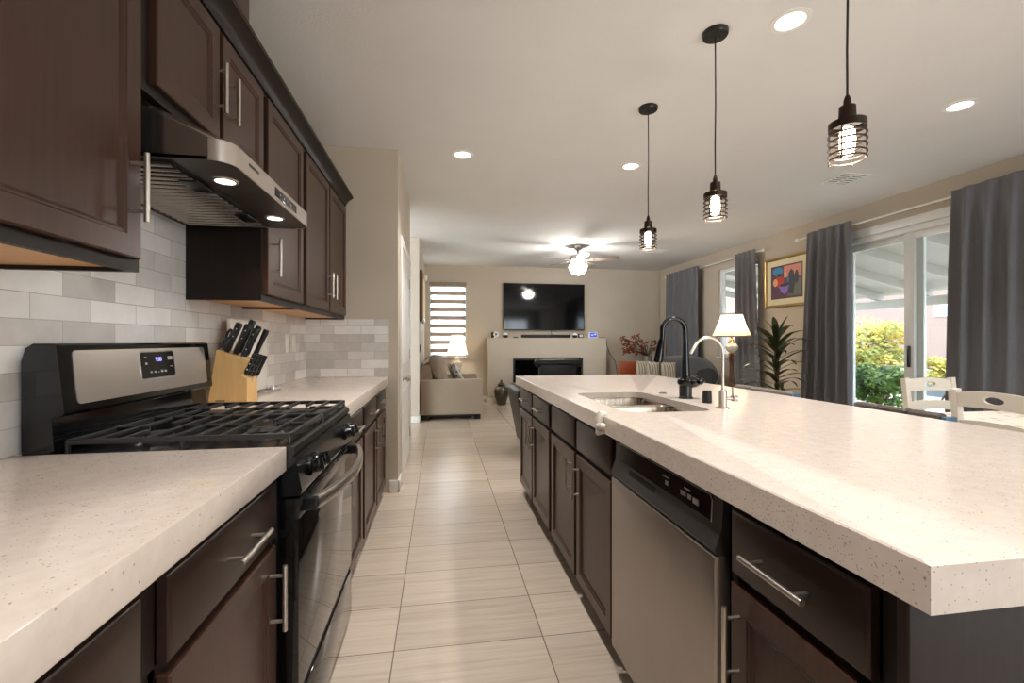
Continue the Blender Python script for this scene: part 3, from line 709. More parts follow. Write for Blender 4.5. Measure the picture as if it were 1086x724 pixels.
# black faucet
fq = thing('kitchen_faucet', 'tall glossy black gooseneck faucet behind the sink', 'faucet', (1.20, 2.10, ZC))
X, Y = 1.20, 2.10
MB().lathe([(.034, ZC), (.034, ZC + .006), (.030, ZC + .01), (.030, ZC + .075), (.001, ZC + .078)], (X, Y, 0), 24).build('base', 'black_plastic', fq)
pts = [(X, Y, ZC + .07), (X, Y, 1.06), (X, Y, 1.12), (X, Y, 1.20), (X - .002, Y, 1.25)]; R_ = .062
pts += [(X - R_ + R_ * math.cos(a), Y, 1.265 + R_ * math.sin(a)) for a in [PI * k / 12 for k in range(1, 12)]]
pts += [(X - 2 * R_ + .001, Y, 1.24), (X - 2 * R_ - .002, Y, 1.215)]
rad = [.027, .022, .018, .0145] + [.013] * (len(pts) - 4)
MB().tube(pts, rad, 18).build('neck', 'black_gloss', fq)
MB().tube([(X - 2 * R_ - .002, Y, 1.222), (X - .133, Y, 1.19), (X - .140, Y, 1.15), (X - .145, Y, 1.118), (X - .146, Y, 1.112)], [.0145, .018, .022, .024, .020], 18).build('spray_head', 'black_gloss', fq)
hm = MB().ball((X + .020, Y, ZC + .080), .062, .042, .032, 20)
for k in range(7): hm.ball((X + .028 + .045 * math.cos(k * .9), Y - .026 + .02 * math.sin(k * .9), ZC + .088 + .012 * math.sin(k * 2)), .015, .012, .012, 10)
hm.tube([(X + .02, Y, ZC + .085), (X + .055, Y, ZC + .098), (X + .082, Y - .003, ZC + .086)], [.012, .011, .008], 12)
hm.ring((X, Y, ZC + .078), .034, .006, 28, 8)
hm.build('lever_handle', 'black_gloss', fq)
# filter tap
fq = thing('filter_tap', 'slim brushed nickel drinking water tap beside the black faucet', 'faucet', (1.177, 1.764, ZC))
X, Y = 1.177, 1.764
MB().lathe([(.027, ZC), (.027, ZC + .004), (.016, ZC + .007), (.0165, ZC + .072), (.010, ZC + .078), (.001, ZC + .078)], (X, Y, 0), 22).build('base', 'nickel', fq)
R_ = .067
pts = [(X, Y, ZC + .07), (X, Y, 1.10), (X, Y, 1.165)] + [(X - R_ + R_ * math.cos(a), Y, 1.165 + R_ * math.sin(a)) for a in [PI * k / 12 for k in range(1, 11)]]
pts += [(X - 2 * R_ - .012, Y, 1.165)]
MB().tube(pts, .0062, 12).build('spout', 'nickel', fq)
hm = MB().lathe([(.008, .0), (.008, .03), (.014, .03), (.0145, .05), (.001, .052)], (X + .014, Y, ZC + .04), 18, 0)
hm.cyl((X + .047, Y, ZC + .045), (X + .044, Y, ZC + .088), .004, 8)
hm.build('lever_handle', 'nickel', fq)
tag(MB().lathe([(.020, ZC), (.0205, ZC + .003), (.0195, ZC + .052), (.017, ZC + .056), (.001, ZC + .056)], (1.206, 1.925, 0), 24).build('air_gap_cap', 'black_matte'), 'short matte black cylinder cap standing between the two taps', 'air gap')
tag(MB().lathe([(.021, ZC), (.021, ZC + .003), (.015, ZC + .005), (.014, ZC + .0025), (.001, ZC + .0025)], (1.190, 2.315, 0), 24).build('disposal_button', 'black_plastic'), 'small flush black button in the island top behind the sink', 'button')
# white clip on the island edge
cl = thing('edge_clip', 'small white lumpy plastic clip on the island edge near the sink', 'clip', (.61, 1.63, .905))
MB().tube([(.622, 1.66, .9385), (.60, 1.658, .941), (.594, 1.655, .925), (.596, 1.648, .90), (.597, 1.64, .885)], [.010, .014, .014, .012, .008], 12).build('hook', 'clip_plastic', cl)
MB().tube([(.594, 1.655, .892), (.585, 1.63, .898), (.586, 1.60, .905), (.594, 1.585, .903)], [.011, .014, .014, .009], 12).tube([(.592, 1.665, .880), (.583, 1.635, .874), (.590, 1.60, .885)], [.008, .010, .008], 10).build('knot', 'clip_plastic', cl)

# ------------------------------------------------------------------ dishwasher
dw = thing('dishwasher', 'stainless dishwasher with black control panel built into the island', 'dishwasher', (.93, 1.285, 0))
y0, y1 = .957, 1.612
MB().box(.66, 1.23, y0 + .01, y1 - .01, .09, .862).build('tub', 'black_plastic', dw)
panel_x(MB(), .66, -1, y0 + .006, y1 - .006, .10, .722, [(0, 0), (0, .030), (.004, .036), (.012, .038)]).build('door_panel', 'stainless_dark', dw)
m = MB().prism([(.66, .722), (.628, .724), (.622, .735), (.640, .785), (.644, .856), (.66, .858)], 1, y0 + .006, y1 - .006)
cp = m.build('control_panel', 'dark_grey_plastic', dw)
# glass strip on the control panel with a light outline, pocket handle and key marks
def cpx(z): return .640 + (z - .785) / .071 * .004
MB().hexa([(cpx(.788) - .002, y0 + .045, .788), (.66, y0 + .045, .788), (.66, y1 - .05, .788), (cpx(.788) - .002, y1 - .05, .788), (cpx(.846) - .002, y0 + .045, .846), (.66, y0 + .045, .846), (.66, y1 - .05, .846), (cpx(.846) - .002, y1 - .05, .846)]).build('display_glass', 'black_gloss', cp)
ol = MB()
ol.tube([(cpx(.787) - .003, y0 + .043, .787), (cpx(.835) - .003, y0 + .043, .838), (cpx(.848) - .003, y0 + .053, .848), (cpx(.848) - .003, y1 - .05, .848)], .0013, 6)
ol.build('display_edge', 'nickel', cp)
ol = MB()
for k, (a, b, z, zz) in enumerate(((.16, .185, .806, .818), (.135, .15, .806, .818), (.10, .125, .803, .818), (.255, .27, .806, .818), (.14, .17, .826, .830), (.25, .29, .826, .829))):
    ol.box(cpx(z) - .0035, cpx(z), y0 + a, y0 + b, z, zz)
ol.build('key_marks', 'mark_grey', cp)
MB().hexa([(.6255, 1.28, .738), (.66, 1.28, .738), (.66, 1.47, .738), (.6255, 1.47, .738), (.636, 1.28, .778), (.66, 1.28, .778), (.66, 1.47, .778), (.636, 1.47, .778)]).build('pocket_handle', 'dark_gap', cp)
MB().box(.70, .712, y0 + .006, y1 - .006, .0, .09).build('kick_plate', 'black_plastic', dw)

# ------------------------------------------------------------------ gas range
rg = thing('gas_range', 'black and stainless gas range between the two left worktops', 'range', (-.72, 1.68, 0))
ry0, ry1 = 1.303, 2.057
MB().box(-1.02, -.43, ry0, ry1, .03, .90, .004).build('body', 'black_enamel', rg)
ck = MB().prism([(-1.02, .902), (-.42, .902), (-.392, .905), (-.385, .915), (-.388, .930), (-.405, .940), (-.43, .940), (-.44, .932), (-.95, .932), (-.96, .940), (-1.02, .940)], 1, ry0 + .001, ry1 - .001)
cktop = ck.build('cooktop', 'black_enamel', rg)
# control fascia below the bullnose, sloping
fa = MB().prism([(-.43, .80), (-.372, .80), (-.366, .815), (-.384, .905), (-.43, .905)], 1, ry0, ry1).build('control_fascia', 'black_enamel', rg)
for i, yy in enumerate((1.40, 1.475, 1.885, 1.96)):
    kx, kz = -.373, .853
    k = MB().lathe([(.026, -.004), (.026, .006), (.020, .010), (.019, .030), (.017, .032), (.001, .032)], (0, 0, 0), 22, 0)
    k.box(.008, .040, -.006, .006, -.019, .019, .002)
    k.xform(Matrix.Translation((kx, yy, kz)) @ Matrix.Rotation(-.2, 4, 'Y'))
    k.build('knob', 'black_gloss', rg)
od = MB().box(-.43, -.376, ry0 + .004, ry1 - .004, .262, .790, .004).build('oven_door', 'oven_glass', rg)
MB().box(-.43, -.3735, ry0 + .003, ry1 - .003, .735, .792, .004).build('door_top_rail', 'black_enamel', od)
vt = MB()
for k in range(5):
    yy = ry0 + .11 + k * .115
    vt.box(-.376, -.3728, yy, yy + .08, .772, .782, .001)
vt.build('vent_slots', 'dark_gap', od)
hp = []
for k in range(25):
    u = k / 24; hp.append((-.345 + .052 * math.sin(PI * u) ** 0.8, ry0 + .05 + u * (ry1 - ry0 - .10), .765))
hm = MB(); out = []
for i, p in enumerate(hp):
    q0 = Vector(hp[max(i - 1, 0)]); q1 = Vector(hp[min(i + 1, 24)]); tg = (q1 - q0).normalized(); sd = tg.cross(Vector((0, 0, 1)))
    ring = []
    for dx, dz in ((.006, -.018), (.011, -.010), (.011, .010), (.006, .018), (-.007, .018), (-.007, -.018)): ring.append(Vector(p) + sd * dx + Vector((0, 0, dz)))
    out.append(ring)
hm.rings(out).build('handle', 'stainless_side', od)
for yy in (ry0 + .052, ry1 - .052): MB().box(-.376, -.336, yy - .022, yy + .022, .748, .782, .004).build('handle_mount', 'black_plastic', od)
dr = MB().box(-.43, -.376, ry0 + .004, ry1 - .004, .050, .235, .004).build('storage_drawer', 'oven_glass', rg)
MB().box(-.43, -.382, ry0 + .01, ry1 - .01, .236, .261).build('drawer_gap', 'dark_gap', rg)
for yy in (ry0 + .05, ry1 - .05):
    for xx in (-.47, -.98): MB().lathe([(.02, 0), (.02, .03), (.012, .031)], (xx, yy, 0), 12).build('foot', 'black_plastic', rg)
bgp = [(-1.02, .941), (-1.02, 1.165), (-1.012, 1.198), (-.995, 1.210), (-.952, 1.210), (-.945, 1.205), (-.927, 1.035), (-.932, 1.028), (-.955, 1.022), (-.950, .941)]
bgd = MB().prism(bgp, 1, ry0, ry1)
bgd = bgd.build('backguard', 'black_gloss', rg)
def bgx(z): return -.945 + (1.205 - z) / .17 * .018
def bgpanel(ya, yb, za, zb, h, name, mat, par):
    m = MB(); m.hexa([(bgx(za) - .004, ya, za), (bgx(za) + h, ya, za), (bgx(za) + h, yb, za), (bgx(za) - .004, yb, za), (bgx(zb) - .004, ya, zb), (bgx(zb) + h, ya, zb), (bgx(zb) + h, yb, zb), (bgx(zb) - .004, yb, zb)])
    bmesh.ops.bevel(m.bm, profile=.5, geom=[e for e in m.bm.edges if abs(e.verts[0].co.y - e.verts[1].co.y) < 1e-6 and abs(e.verts[0].co.z - e.verts[1].co.z) < 1e-6], offset=.012 if h < .003 else .008, segments=3, affect='EDGES')
    return m.build(name, mat, par)
fp = bgpanel(ry0 + .045, ry1 - .04, 1.052, 1.192, .002, 'steel_panel', 'stainless_side', bgd)
bz = bgpanel(1.612, 1.800, 1.092, 1.184, .0028, 'display_bezel', 'chrome', bgd)
dp = bgpanel(1.617, 1.793, 1.096, 1.180, .0045, 'display', 'black_gloss', bgd)
sx_ = Vector((bgx(1.10) - bgx(1.18), 0, -.08)).normalized()
text_mesh('9:00', .020, 'blue_led', dp, basis((0, 1, 0), -sx_, (bgx(1.155) + .0052, 1.705, 1.155)), 'clock_digits')
km = MB()
for (ya, za, w, h) in ((1.655, 1.112, .010, .006), (1.675, 1.112, .010, .006), (1.695, 1.112, .008, .003), (1.712, 1.112, .012, .007), (1.733, 1.112, .010, .006), (1.630, 1.162, .012, .003), (1.634, 1.140, .009, .007), (1.757, 1.152, .028, .012), (1.768, 1.128, .012, .003)):
    km.hexa([(bgx(za) + .004, ya, za), (bgx(za) + .0052, ya, za), (bgx(za) + .0052, ya + w, za), (bgx(za) + .004, ya + w, za), (bgx(za + h) + .004, ya, za + h), (bgx(za + h) + .0052, ya, za + h), (bgx(za + h) + .0052, ya + w, za + h), (bgx(za + h) + .004, ya + w, za + h)])
km.build('key_marks', 'mark_grey', dp)
# grates (two) and burners
def grate(ya, yb):
    m = MB(); z = .960; r = .0062; xa, xb = -.935, -.405
    m.tube([(xa, ya, z), (xb, ya, z), (xb, yb, z), (xa, yb, z)], r, 8, closed=True) if False else None
    for y in (ya, yb): m.box(xa, xb, y - .006, y + .006, z - .008, z + .006, .002)
    for x in (xa, xb): m.box(x - .006, x + .006, ya, yb, z - .008, z + .006, .002)
    n = 9
    for k in range(1, n):
        x = xa + (xb - xa) * k / n
        ym = (ya + yb) / 2
        near_burner = k in (2, 7)
        if near_burner: m.box(x - .005, x + .005, ya, ym - .06, z - .006, z + .006, .002).box(x - .005, x + .005, ym + .06, yb, z - .006, z + .006, .002)
        elif k in (1, 3, 6, 8): m.box(x - .005, x + .005, ya, yb, z - .006, z + .006, .002)
        elif k == 4 or k == 5: m.box(x - .006, x + .006, ya, yb, z - .008, z + .006, .002)
    ym = (ya + yb) / 2
    for x0_, x1_ in ((xa, xa + .09), (xa + .16, xa + .265), (xb - .265, xb - .16), (xb - .09, xb)): m.box(x0_, x1_, ym - .005, ym + .005, z - .006, z + .006, .002)
    for x in (xa, (xa + xb) / 2, xb):
        for y in (ya, yb): m.cyl((x, y, .9325), (x, y, z), .006, 8)
    m.build('grate', 'cast_iron', rg)
grate(ry0 + .022, 1.676); grate(1.684, ry1 - .022)
for bx_, by_, r_ in ((-.815, 1.49, .036), (-.525, 1.49, .046), (-.815, 1.87, .042), (-.525, 1.87, .036), (-.67, 1.68, .034)):
    b = MB().lathe([(r_ * 1.15, .9325), (r_ * 1.1, .938), (r_ * .9, .942), (.001, .942)], (bx_, by_, 0), 24).build('burner', 'nickel', rg)
    MB().lathe([(r_, .942), (r_, .949), (r_ * .8, .951), (.001, .951)], (bx_, by_, 0), 24).build('burner_cap', 'cast_iron', b)

# ------------------------------------------------------------------ range hood
hd = thing('range_hood', 'stainless under-cabinet range hood over the gas range', 'range hood', (-.80, 1.68, 1.69))
hy0, hy1 = 1.306, 2.054; HX = -.545
# body outline from above with rounded front corners; lower lip vertical, upper part sloping back under the cabinet
def hood_ring(xf, z, rr, n=7):
    p = [(XL + .011, hy0, z)]
    for k in range(n + 1):
        a = -PI / 2 + PI / 2 * k / n; p.append((xf - rr + rr * math.cos(a), hy0 + rr + rr * math.sin(a), z))
    for k in range(n + 1):
        a = PI / 2 * k / n; p.append((xf - rr + rr * math.cos(a), hy1 - rr + rr * math.sin(a), z))
    p.append((XL + .011, hy1, z)); return p
m = MB(); m.rings([hood_ring(HX - .006, 1.692, .05), hood_ring(HX - .002, 1.691, .055), hood_ring(HX - .002, 1.748, .055), hood_ring(XFU + .004, 1.836, .05), hood_ring(XFU - .02, 1.852, .05)], True, False, True)
hood = m.build('shell', 'hood_steel', hd)
fr_o = hood_ring(HX, 1.6905, .055)[1:-1]; fr_i = hood_ring(HX - .004, 1.6905, .055)[1:-1]
up = lambda P, z: [(p[0], p[1], z) for p in P]
MB().rings([fr_o, up(fr_o, 1.7485), up(fr_i, 1.7485), fr_i, fr_o], False, False, False).build('front_lip', 'stainless_side', hd)
m = MB(); m.rings([hood_ring(HX - .004, 1.6925, .05), hood_ring(HX - .012, 1.700, .048)], True, True, True); 
m.build('underside', 'hood_dark', hd)
m = MB()
for k in range(19):
    yy = hy0 + .04 + k * (hy1 - hy0 - .08) / 18
    m.tube([(XL + .05, yy, 1.690), (HX - .16, yy, 1.690)], .0105, 12)
m.build('baffle_filter', 'hood_steel', hd)
MB().box(XL + .04, HX - .15, hy0 + .02, hy1 - .02, 1.6912, 1.6924).build('filter_backing', 'dark_gap', hd)
for yy in (1.50, 1.86): MB().box(HX - .20, HX - .15, yy - .05, yy + .05, 1.676, 1.682, .002).build('filter_latch', 'black_plastic', hd)
for yy in (1.475, 1.888):
    lr = MB().lathe([(.036, 1.6925), (.034, 1.689), (.027, 1.688), (.026, 1.692)], (HX - .085, yy, 0), 24, cap=False).build('lamp_ring', 'nickel', hd)
    MB().lathe([(.0265, 1.6905), (.02, 1.689), (.001, 1.6885)], (HX - .085, yy, 0), 24).build('lamp_lens', 'hood_glow', lr)
    d = bpy.data.lights.new('hood_lamp', 'SPOT'); d.energy = HOOD_W; d.spot_size = 2.2; d.spot_blend = .6; d.shadow_soft_size = .025; d.color = (1, .95, .92)
    o = bpy.data.objects.new('hood_lamp', d); COL.objects.link(o); o.parent = hd; o.location = Vector((HX - .085, yy, 1.683)) - Vector(hd.location)
MB().box(HX - .002, HX + .0012, 1.635, 1.865, 1.704, 1.734, .0008).build('control_strip', 'black_gloss', hd)
km = MB()
for yy in (1.68, 1.72, 1.75, 1.79, 1.83): km.box(HX + .0005, HX + .0018, yy, yy + .008, 1.716, 1.722)
km.build('touch_marks', 'mark_grey', hd)
km = MB()
for k in range(6): km.box(HX - .001, HX + .0008, 1.425 + k * .0125, 1.434 + k * .0125, 1.722, 1.731)
km.build('emblem', 'black_plastic', hd)

# ------------------------------------------------------------------ worktop items
kb = thing('knife_block', 'slanted pale wooden knife block beside the range', 'knife block', (-.90, 2.25, ZC))
ky0, ky1 = 2.175, 2.30
MB().prism([(-1.0, ZC), (-.925, ZC), (-.862, 1.075), (-.835, 1.13), (-.965, 1.178)], 1, ky0, ky1).build('body', 'block_wood', kb)
MB().prism([(-.924, ZC), (-.842, ZC), (-.842, 1.052), (-.866, 1.066)], 1, ky0 + .004, ky1 - .004).build('step', 'block_wood', kb)
m = MB()
for k in range(7): m.box(-.968 + k * .0055, -.964 + k * .0055, ky0 - .0008, ky0 + .001, .953, .958)
m.build('emblem', 'dark_gap', kb)
kd = Vector((.055, 0, .13)).normalized()
def knife(base, length, w, label, group, tip=0):
    r = thing('kitchen_knife', label, 'knife', base, group=group)
    b = Vector(base); sd = Vector((0, 1, 0)); nx = kd.cross(sd)
    def P(u, a, c): return tuple(b + kd * u + sd * a * .0085 + nx * c * w * 1.25)
    prof = [(.008, .5), (.012, .8), (.02, .85), (length * .4, .75), (length * .7, .85), (length * .93, 1.0), (length, .75)]
    rings = [[P(u, math.cos(q) , math.sin(q) * k) for q in [2 * PI * i / 12 for i in range(12)]] for u, k in prof]
    MB().rings(rings).build('handle', 'black_plastic', r)
    MB().rings([[P(u, a * .22, c * .7) for a, c in ((-1, -1), (1, -1), (1, 1), (-1, 1))] for u in (-.02, .010)]).build('bolster', 'chrome', r)
    m = MB()
    for u in (.3, .55, .8): m.cyl(P(length * u, -1.05, .0), P(length * u, 1.05, .0), .003, 8)
    m.build('rivet', 'chrome', r)
    m = MB(); m.rings([[P(u, a * .18, k) for a in (-1, 1)] + [P(u, a * .18, k - .03) for a in (1, -1)] for u, k in ((.008, .92), (length * .5, .84), (length * .98, .98))]).build('tang', 'chrome', r)
    return r
# along the slanted top: t from back (0) to front (1)
def slot(t, y): return (-.965 + .130 * t, y, 1.178 - .048 * t)
big = 'large black handled knives in the top of the block'
knife(slot(.25, 2.195), .142, .0130, 'large black handled knife second from left in the block', big)
knife(slot(.50, 2.200), .148, .0135, 'large black handled knife in the middle of the near row', big)
knife(slot(.77, 2.195), .142, .0130, 'large black handled knife at the front of the near row', big)
knife(slot(.42, 2.255), .168, .0125, 'black handled knife behind the near row, tallest in the block', big)
knife(slot(.66, 2.260), .150, .0115, 'black handled knife in the back row between its neighbours', big)
knife(slot(.88, 2.275), .145, .0110, 'black handled knife at far right of the block top', big)
scs = thing('kitchen_scissors', 'black handled scissors at the left end of the knife block', 'scissors', slot(.08, 2.20))
bs = Vector(slot(.08, 2.20)); nx = kd.cross(Vector((0, 1, 0)))
for q in (.030, .078):
    cc = bs + kd * q
    MB().tube([cc + kd * .022 * math.cos(a) + (nx * .6 + Vector((0, .5, 0))) * .019 * math.sin(a) for a in [2 * PI * i / 16 for i in range(16)]], .0055, 8, closed=True).build('finger_loop', 'black_plastic', scs)
MB().cyl(bs - kd * .02, bs + kd * .012, .006, 10).build('shank', 'chrome', scs)
stk = 'steak knives in the lower step'
lab = ['leftmost', 'second from left', 'third from left', 'third from right', 'second from right', 'rightmost']
for k in range(6):
    u = k % 3; v = k // 3
    b = (-.860 + .008 * u + .003, ky0 + .022 + k * .0165, 1.0625 - .005 * u)
    knife(b, .104, .0085, 'thin black steak knife, %s in the low step of the block' % lab[k], stk)
# white cutting board in a wire stand by the wall
tag(MB().box(-.990, -.974, 2.33, 2.80, ZC + .014, 1.325, .006).build('cutting_board', 'white_plastic'), 'upright white cutting board behind the knife block against the backsplash', 'cutting board')
st = MB()
for yy in (2.40, 2.77):
    st.tube([(-.998, yy, ZC + .06), (-.998, yy, ZC + .008), (-.965, yy, ZC + .008), (-.965, yy, ZC + .03), (-.93, yy, ZC + .03), (-.93, yy, ZC + .006)], .0035, 8)
st.tube([(-.998, 2.33, ZC + .005), (-.998, 2.84, ZC + .005), (-.92, 2.84, ZC + .005), (-.92, 2.33, ZC + .005)], .0045, 8, closed=True)
st.ring((-.93, 2.82, ZC + .024), .03, .003, 24, 8)
tag(st.build('wire_stand', 'chrome'), 'chrome wire stand holding the white cutting board', 'stand')
def outlet(y, label, sw):
    r = thing('wall_plate', label, 'wall plate', (XL + .010, y, 1.20), group='white wall plates on the backsplash')
    x = XL + .010
    MB().box(x, x + .006, y - .036, y + .036, 1.140, 1.262, .003).build('plate', 'white_plastic', r)
    if sw: MB().box(x + .006, x + .010, y - .017, y + .017, 1.168, 1.234, .002).build('rocker', 'white_trim', r)
    else:
        for z in (1.178, 1.224): MB().box(x + .006, x + .008, y - .016, y + .016, z - .015, z + .015, .002).build('socket', 'white_trim', r)
outlet(3.33, 'white outlet plate on the backsplash, left of the pair', False)
outlet(3.475, 'white switch plate on the backsplash, right of the pair near the corner', True)

# ------------------------------------------------------------------ living room: fireplace wall
fpz = thing('fireplace', 'beige painted built-in fireplace with black framed firebox', 'fireplace', (2.17, 9.17, 0))
Xa, Xb, Yf, Zt = .948, 3.385, 9.0, 1.29; fa0, fa1, fz0, fz1 = 1.44, 2.885, .40, .875
m = MB(); m.box(Xa, fa0, Yf, 9.349, 0, Zt).box(fa1, Xb, Yf, 9.349, 0, Zt).box(fa0, fa1, Yf, 9.349, 0, fz0).box(fa0, fa1, Yf, 9.349, fz1, Zt).box(fa0, fa1, 9.30, 9.349, fz0, fz1)
m.build('surround', 'wall_paint', fpz, smooth=False)
m = MB(); m.box(fa0, fa0 + .04, Yf - .006, Yf + .02, fz0, fz1).box(fa1 - .04, fa1, Yf - .006, Yf + .02, fz0, fz1).box(fa0 + .04, fa1 - .04, Yf - .006, Yf + .02, fz0, fz0 + .04).box(fa0 + .04, fa1 - .04, Yf - .006, Yf + .02, fz1 - .04, fz1)
m.build('firebox_frame', 'black_plastic', fpz)
MB().box(fa0 + .04, fa1 - .04, Yf + .004, Yf + .010, fz0 + .04, fz1 - .04).build('firebox_glass', 'tv_glass', fpz)
MB().box(Xa - .012, Xa, Yf - .012, 9.336, 0, .10, .003).box(Xa, Xb, Yf - .012, Yf, 0, .10, .003).build('base_trim', 'white_trim', fpz)
tv = thing('television', 'large black flat screen television on the wall above the fireplace', 'television', (2.15, 9.30, 1.45))
MB().box(1.285, 3.01, 9.275, 9.315, 1.450, 2.415, .006).build('casing', 'black_plastic', tv)
MB().box(1.297, 2.998, 9.2725, 9.276, 1.468, 2.405).build('screen', 'tv_glass', tv)
MB().box(1.9, 2.4, 9.315, 9.349, 1.75, 2.15).build('wall_mount', 'black_matte', tv)
tag(MB().box(1.62, 2.63, 9.03, 9.11, Zt, Zt + .066, .012).build('soundbar', 'black_matte'), 'long black soundbar on the mantel under the television', 'soundbar')
cb_ = MB().tube([(2.30, 9.335, 1.5), (2.30, 9.335, 1.40), (2.31, 9.25, 1.33), (2.31, 9.14, 1.33), (2.31, 9.112, 1.325)], .006, 8)
tag(cb_.build('television_cable', 'black_plastic'), 'thin black cable between television and soundbar', 'cable')
g = thing('mantel_camera', 'small white faced camera at the left end of the mantel', 'camera', (1.07, 9.06, Zt))
MB().lathe([(.03, Zt), (.03, Zt + .01), (.008, Zt + .014), (.008, Zt + .03)], (1.08, 9.06, 0), 18).build('stand', 'white_plastic', g)
MB().box(1.01, 1.07, 9.05, 9.09, Zt + .0, Zt + .115, .01).build('housing', 'bronze_metal', g)
MB().lathe([(.05, 0), (.055, -.02), (.05, -.04), (.001, -.042)], (1.105, 9.06, Zt + .068), 24, 1).build('body', 'white_plastic', g)
MB().lathe([(.026, -.042), (.024, -.048), (.001, -.049)], (1.105, 9.06, Zt + .068), 20, 1).build('lens', 'black_gloss', g)
def dome(x, label, s_=1.0):
    g = thing('dome_speaker', label, 'speaker', (x, 9.06, Zt), group='small domed speakers on the mantel')
    MB().lathe([(.03 * s_, 0), (.05 * s_, .01), (.055 * s_, .04), (.054 * s_, .055)], (x, 9.06, Zt), 24).build('body', 'black_matte', g)
    MB().lathe([(.054 * s_, .055), (.05 * s_, .075), (.03 * s_, .095), (.001, .10)], (x, 9.06, Zt), 24).build('cap', 'white_plastic', g)
dome(1.295, 'black dome speaker with white cap at the left of the soundbar')
dome(2.735, 'black dome speaker with white cap at the right of the soundbar', .9)
tag(MB().box(1.46, 1.55, 9.03, 9.09, Zt, Zt + .022, .008).build('remote_control', 'black_plastic'), 'low black remote on the mantel left of the soundbar', 'remote')
g = thing('mantel_clock', 'small square dark clock with pale face on the mantel', 'clock', (2.865, 9.06, Zt))
MB().box(2.81, 2.92, 9.05, 9.10, Zt, Zt + .085, .006).build('case', 'black_plastic', g)
MB().box(2.828, 2.902, 9.046, 9.051, Zt + .015, Zt + .07, .002).build('face', 'ivory_ceramic', g)
g = thing('smart_display', 'small tablet display with blue screen on the right of the mantel', 'display', (3.12, 9.06, Zt))
MB().prism([(9.03, Zt), (9.10, Zt), (9.075, Zt + .10), (9.05, Zt + .118), (9.04, Zt + .118)], 0, 3.03, 3.21).build('case', 'white_plastic', g)
m = MB(); m.hexa([(3.045, 9.0285, Zt + .014), (3.195, 9.0285, Zt + .014), (3.195, 9.034, Zt + .014), (3.045, 9.034, Zt + .014), (3.045, 9.0365, Zt + .108), (3.195, 9.0365, Zt + .108), (3.195, 9.042, Zt + .108), (3.045, 9.042, Zt + .108)])
ds = m.build('screen', 'blue_screen', g)
MB().box(3.07, 3.12, 9.0285, 9.031, Zt + .05, Zt + .07).box(3.14, 3.175, 9.0285, 9.032, Zt + .06, Zt + .085).build('screen_marks', 'pale_screen', ds)
tag(MB().tube([(3.25, 9.06, Zt + .006), (3.36, 9.03, Zt + .006), (3.395, 9.02, Zt - .02), (3.40, 9.02, 1.15), (3.47, 9.05, .98), (3.62, 9.1, .80), (3.70, 9.15, .4), (3.72, 9.25, .012)], .006, 8).build('power_cord', 'black_plastic'), 'thin black cord hanging off the right end of the mantel', 'cord')
# blind on the back window
bl = thing('zebra_blind', 'taupe and white striped roller blind in the narrow back window', 'blind', (.16, 9.36, wz0))
MB().box(wx0 - .01, wx1 + .01, 9.30, 9.345, wz1 - .085, wz1, .008).build('cassette', 'tan_cushion', bl)
MB().box(wx0 + .012, wx1 - .012, 9.358, 9.360, wz0 + .012, wz1 - .002).build('fabric', 'zebra_blind', bl)
MB().box(wx0 + .012, wx1 - .012, 9.351, 9.367, wz0 + .002, wz0 + .022, .004).build('bottom_rail', 'tan_cushion', bl)
# items on the living room's left wall
g = thing('framed_picture', 'tall gold edged picture seen edge-on on the living room left wall', 'picture', (-.29, 7.6, 1.55))
MB().box(-.304, -.262, 7.02, 8.15, 1.52, 2.30, .006).build('frame', 'brown_wood', g)
MB().box(-.263, -.250, 7.05, 8.12, 1.55, 2.27, .004).build('liner', 'gold_frame', g)
MB().box(-.251, -.2485, 7.12, 8.05, 1.62, 2.20).build('print', 'mat_board', g)
g = thing('security_camera', 'small white camera high in the corner beside the striped blind', 'camera', (-.28, 9.05, 2.42))
MB().box(-.304, -.25, 9.02, 9.09, 2.44, 2.50, .006).build('bracket', 'white_plastic', g)
MB().lathe([(.025, 0), (.035, .02), (.035, .09), (.02, .10)], (-.275, 9.055, 2.40), 18).build('housing', 'white_plastic', g)
g = thing('wall_thermostat', 'white thermostat at the end of the living room left wall', 'thermostat', (-.30, 7.1, 1.40))
MB().box(-.304, -.272, 7.05, 7.16, 1.39, 1.50, .006).build('case', 'white_plastic', g); MB().box(-.272, -.268, 7.07, 7.14, 1.42, 1.48, .001).build('dial', 'nickel', g)
g = thing('dark_switch', 'dark wall switch below the white thermostat', 'switch', (-.30, 7.08, 1.05))
MB().box(-.304, -.290, 7.04, 7.12, 1.05, 1.17, .004).build('plate', 'black_plastic', g); MB().box(-.290, -.284, 7.06, 7.10, 1.08, 1.14, .002).build('rocker', 'black_gloss', g)

# ------------------------------------------------------------------ beige sofa and lamp
so = thing('loveseat', 'beige fabric loveseat seen from its arm end by the left wall', 'sofa', (.2, 7.9, 0))
sy0, sy1 = 7.14, 8.62
MB().box(-.285, .60, sy0 + .21, sy1 - .21, .09, .30, .02).build('base', 'sofa_fabric', so)
for ya, yb in ((sy0, sy0 + .21), (sy1 - .21, sy1)): MB().prism([(-.285, .085), (.645, .085), (.665, .12), (.672, .56), (.66, .61), (.63, .625), (-.25, .615), (-.285, .60)], 1, ya, yb).build('arm', 'sofa_fabric', so)
MB().prism([(-.285, .30), (-.08, .30), (-.14, .80), (-.18, .84), (-.24, .84), (-.285, .80)], 1, sy0 + .21, sy1 - .21).build('back', 'sofa_fabric', so)
for k in range(2):
    ya = sy0 + .215 + k * .525; MB().box(-.06, .63, ya, ya + .52, .30, .46, .04, 3).build('seat_cushion', 'sofa_fabric', so)
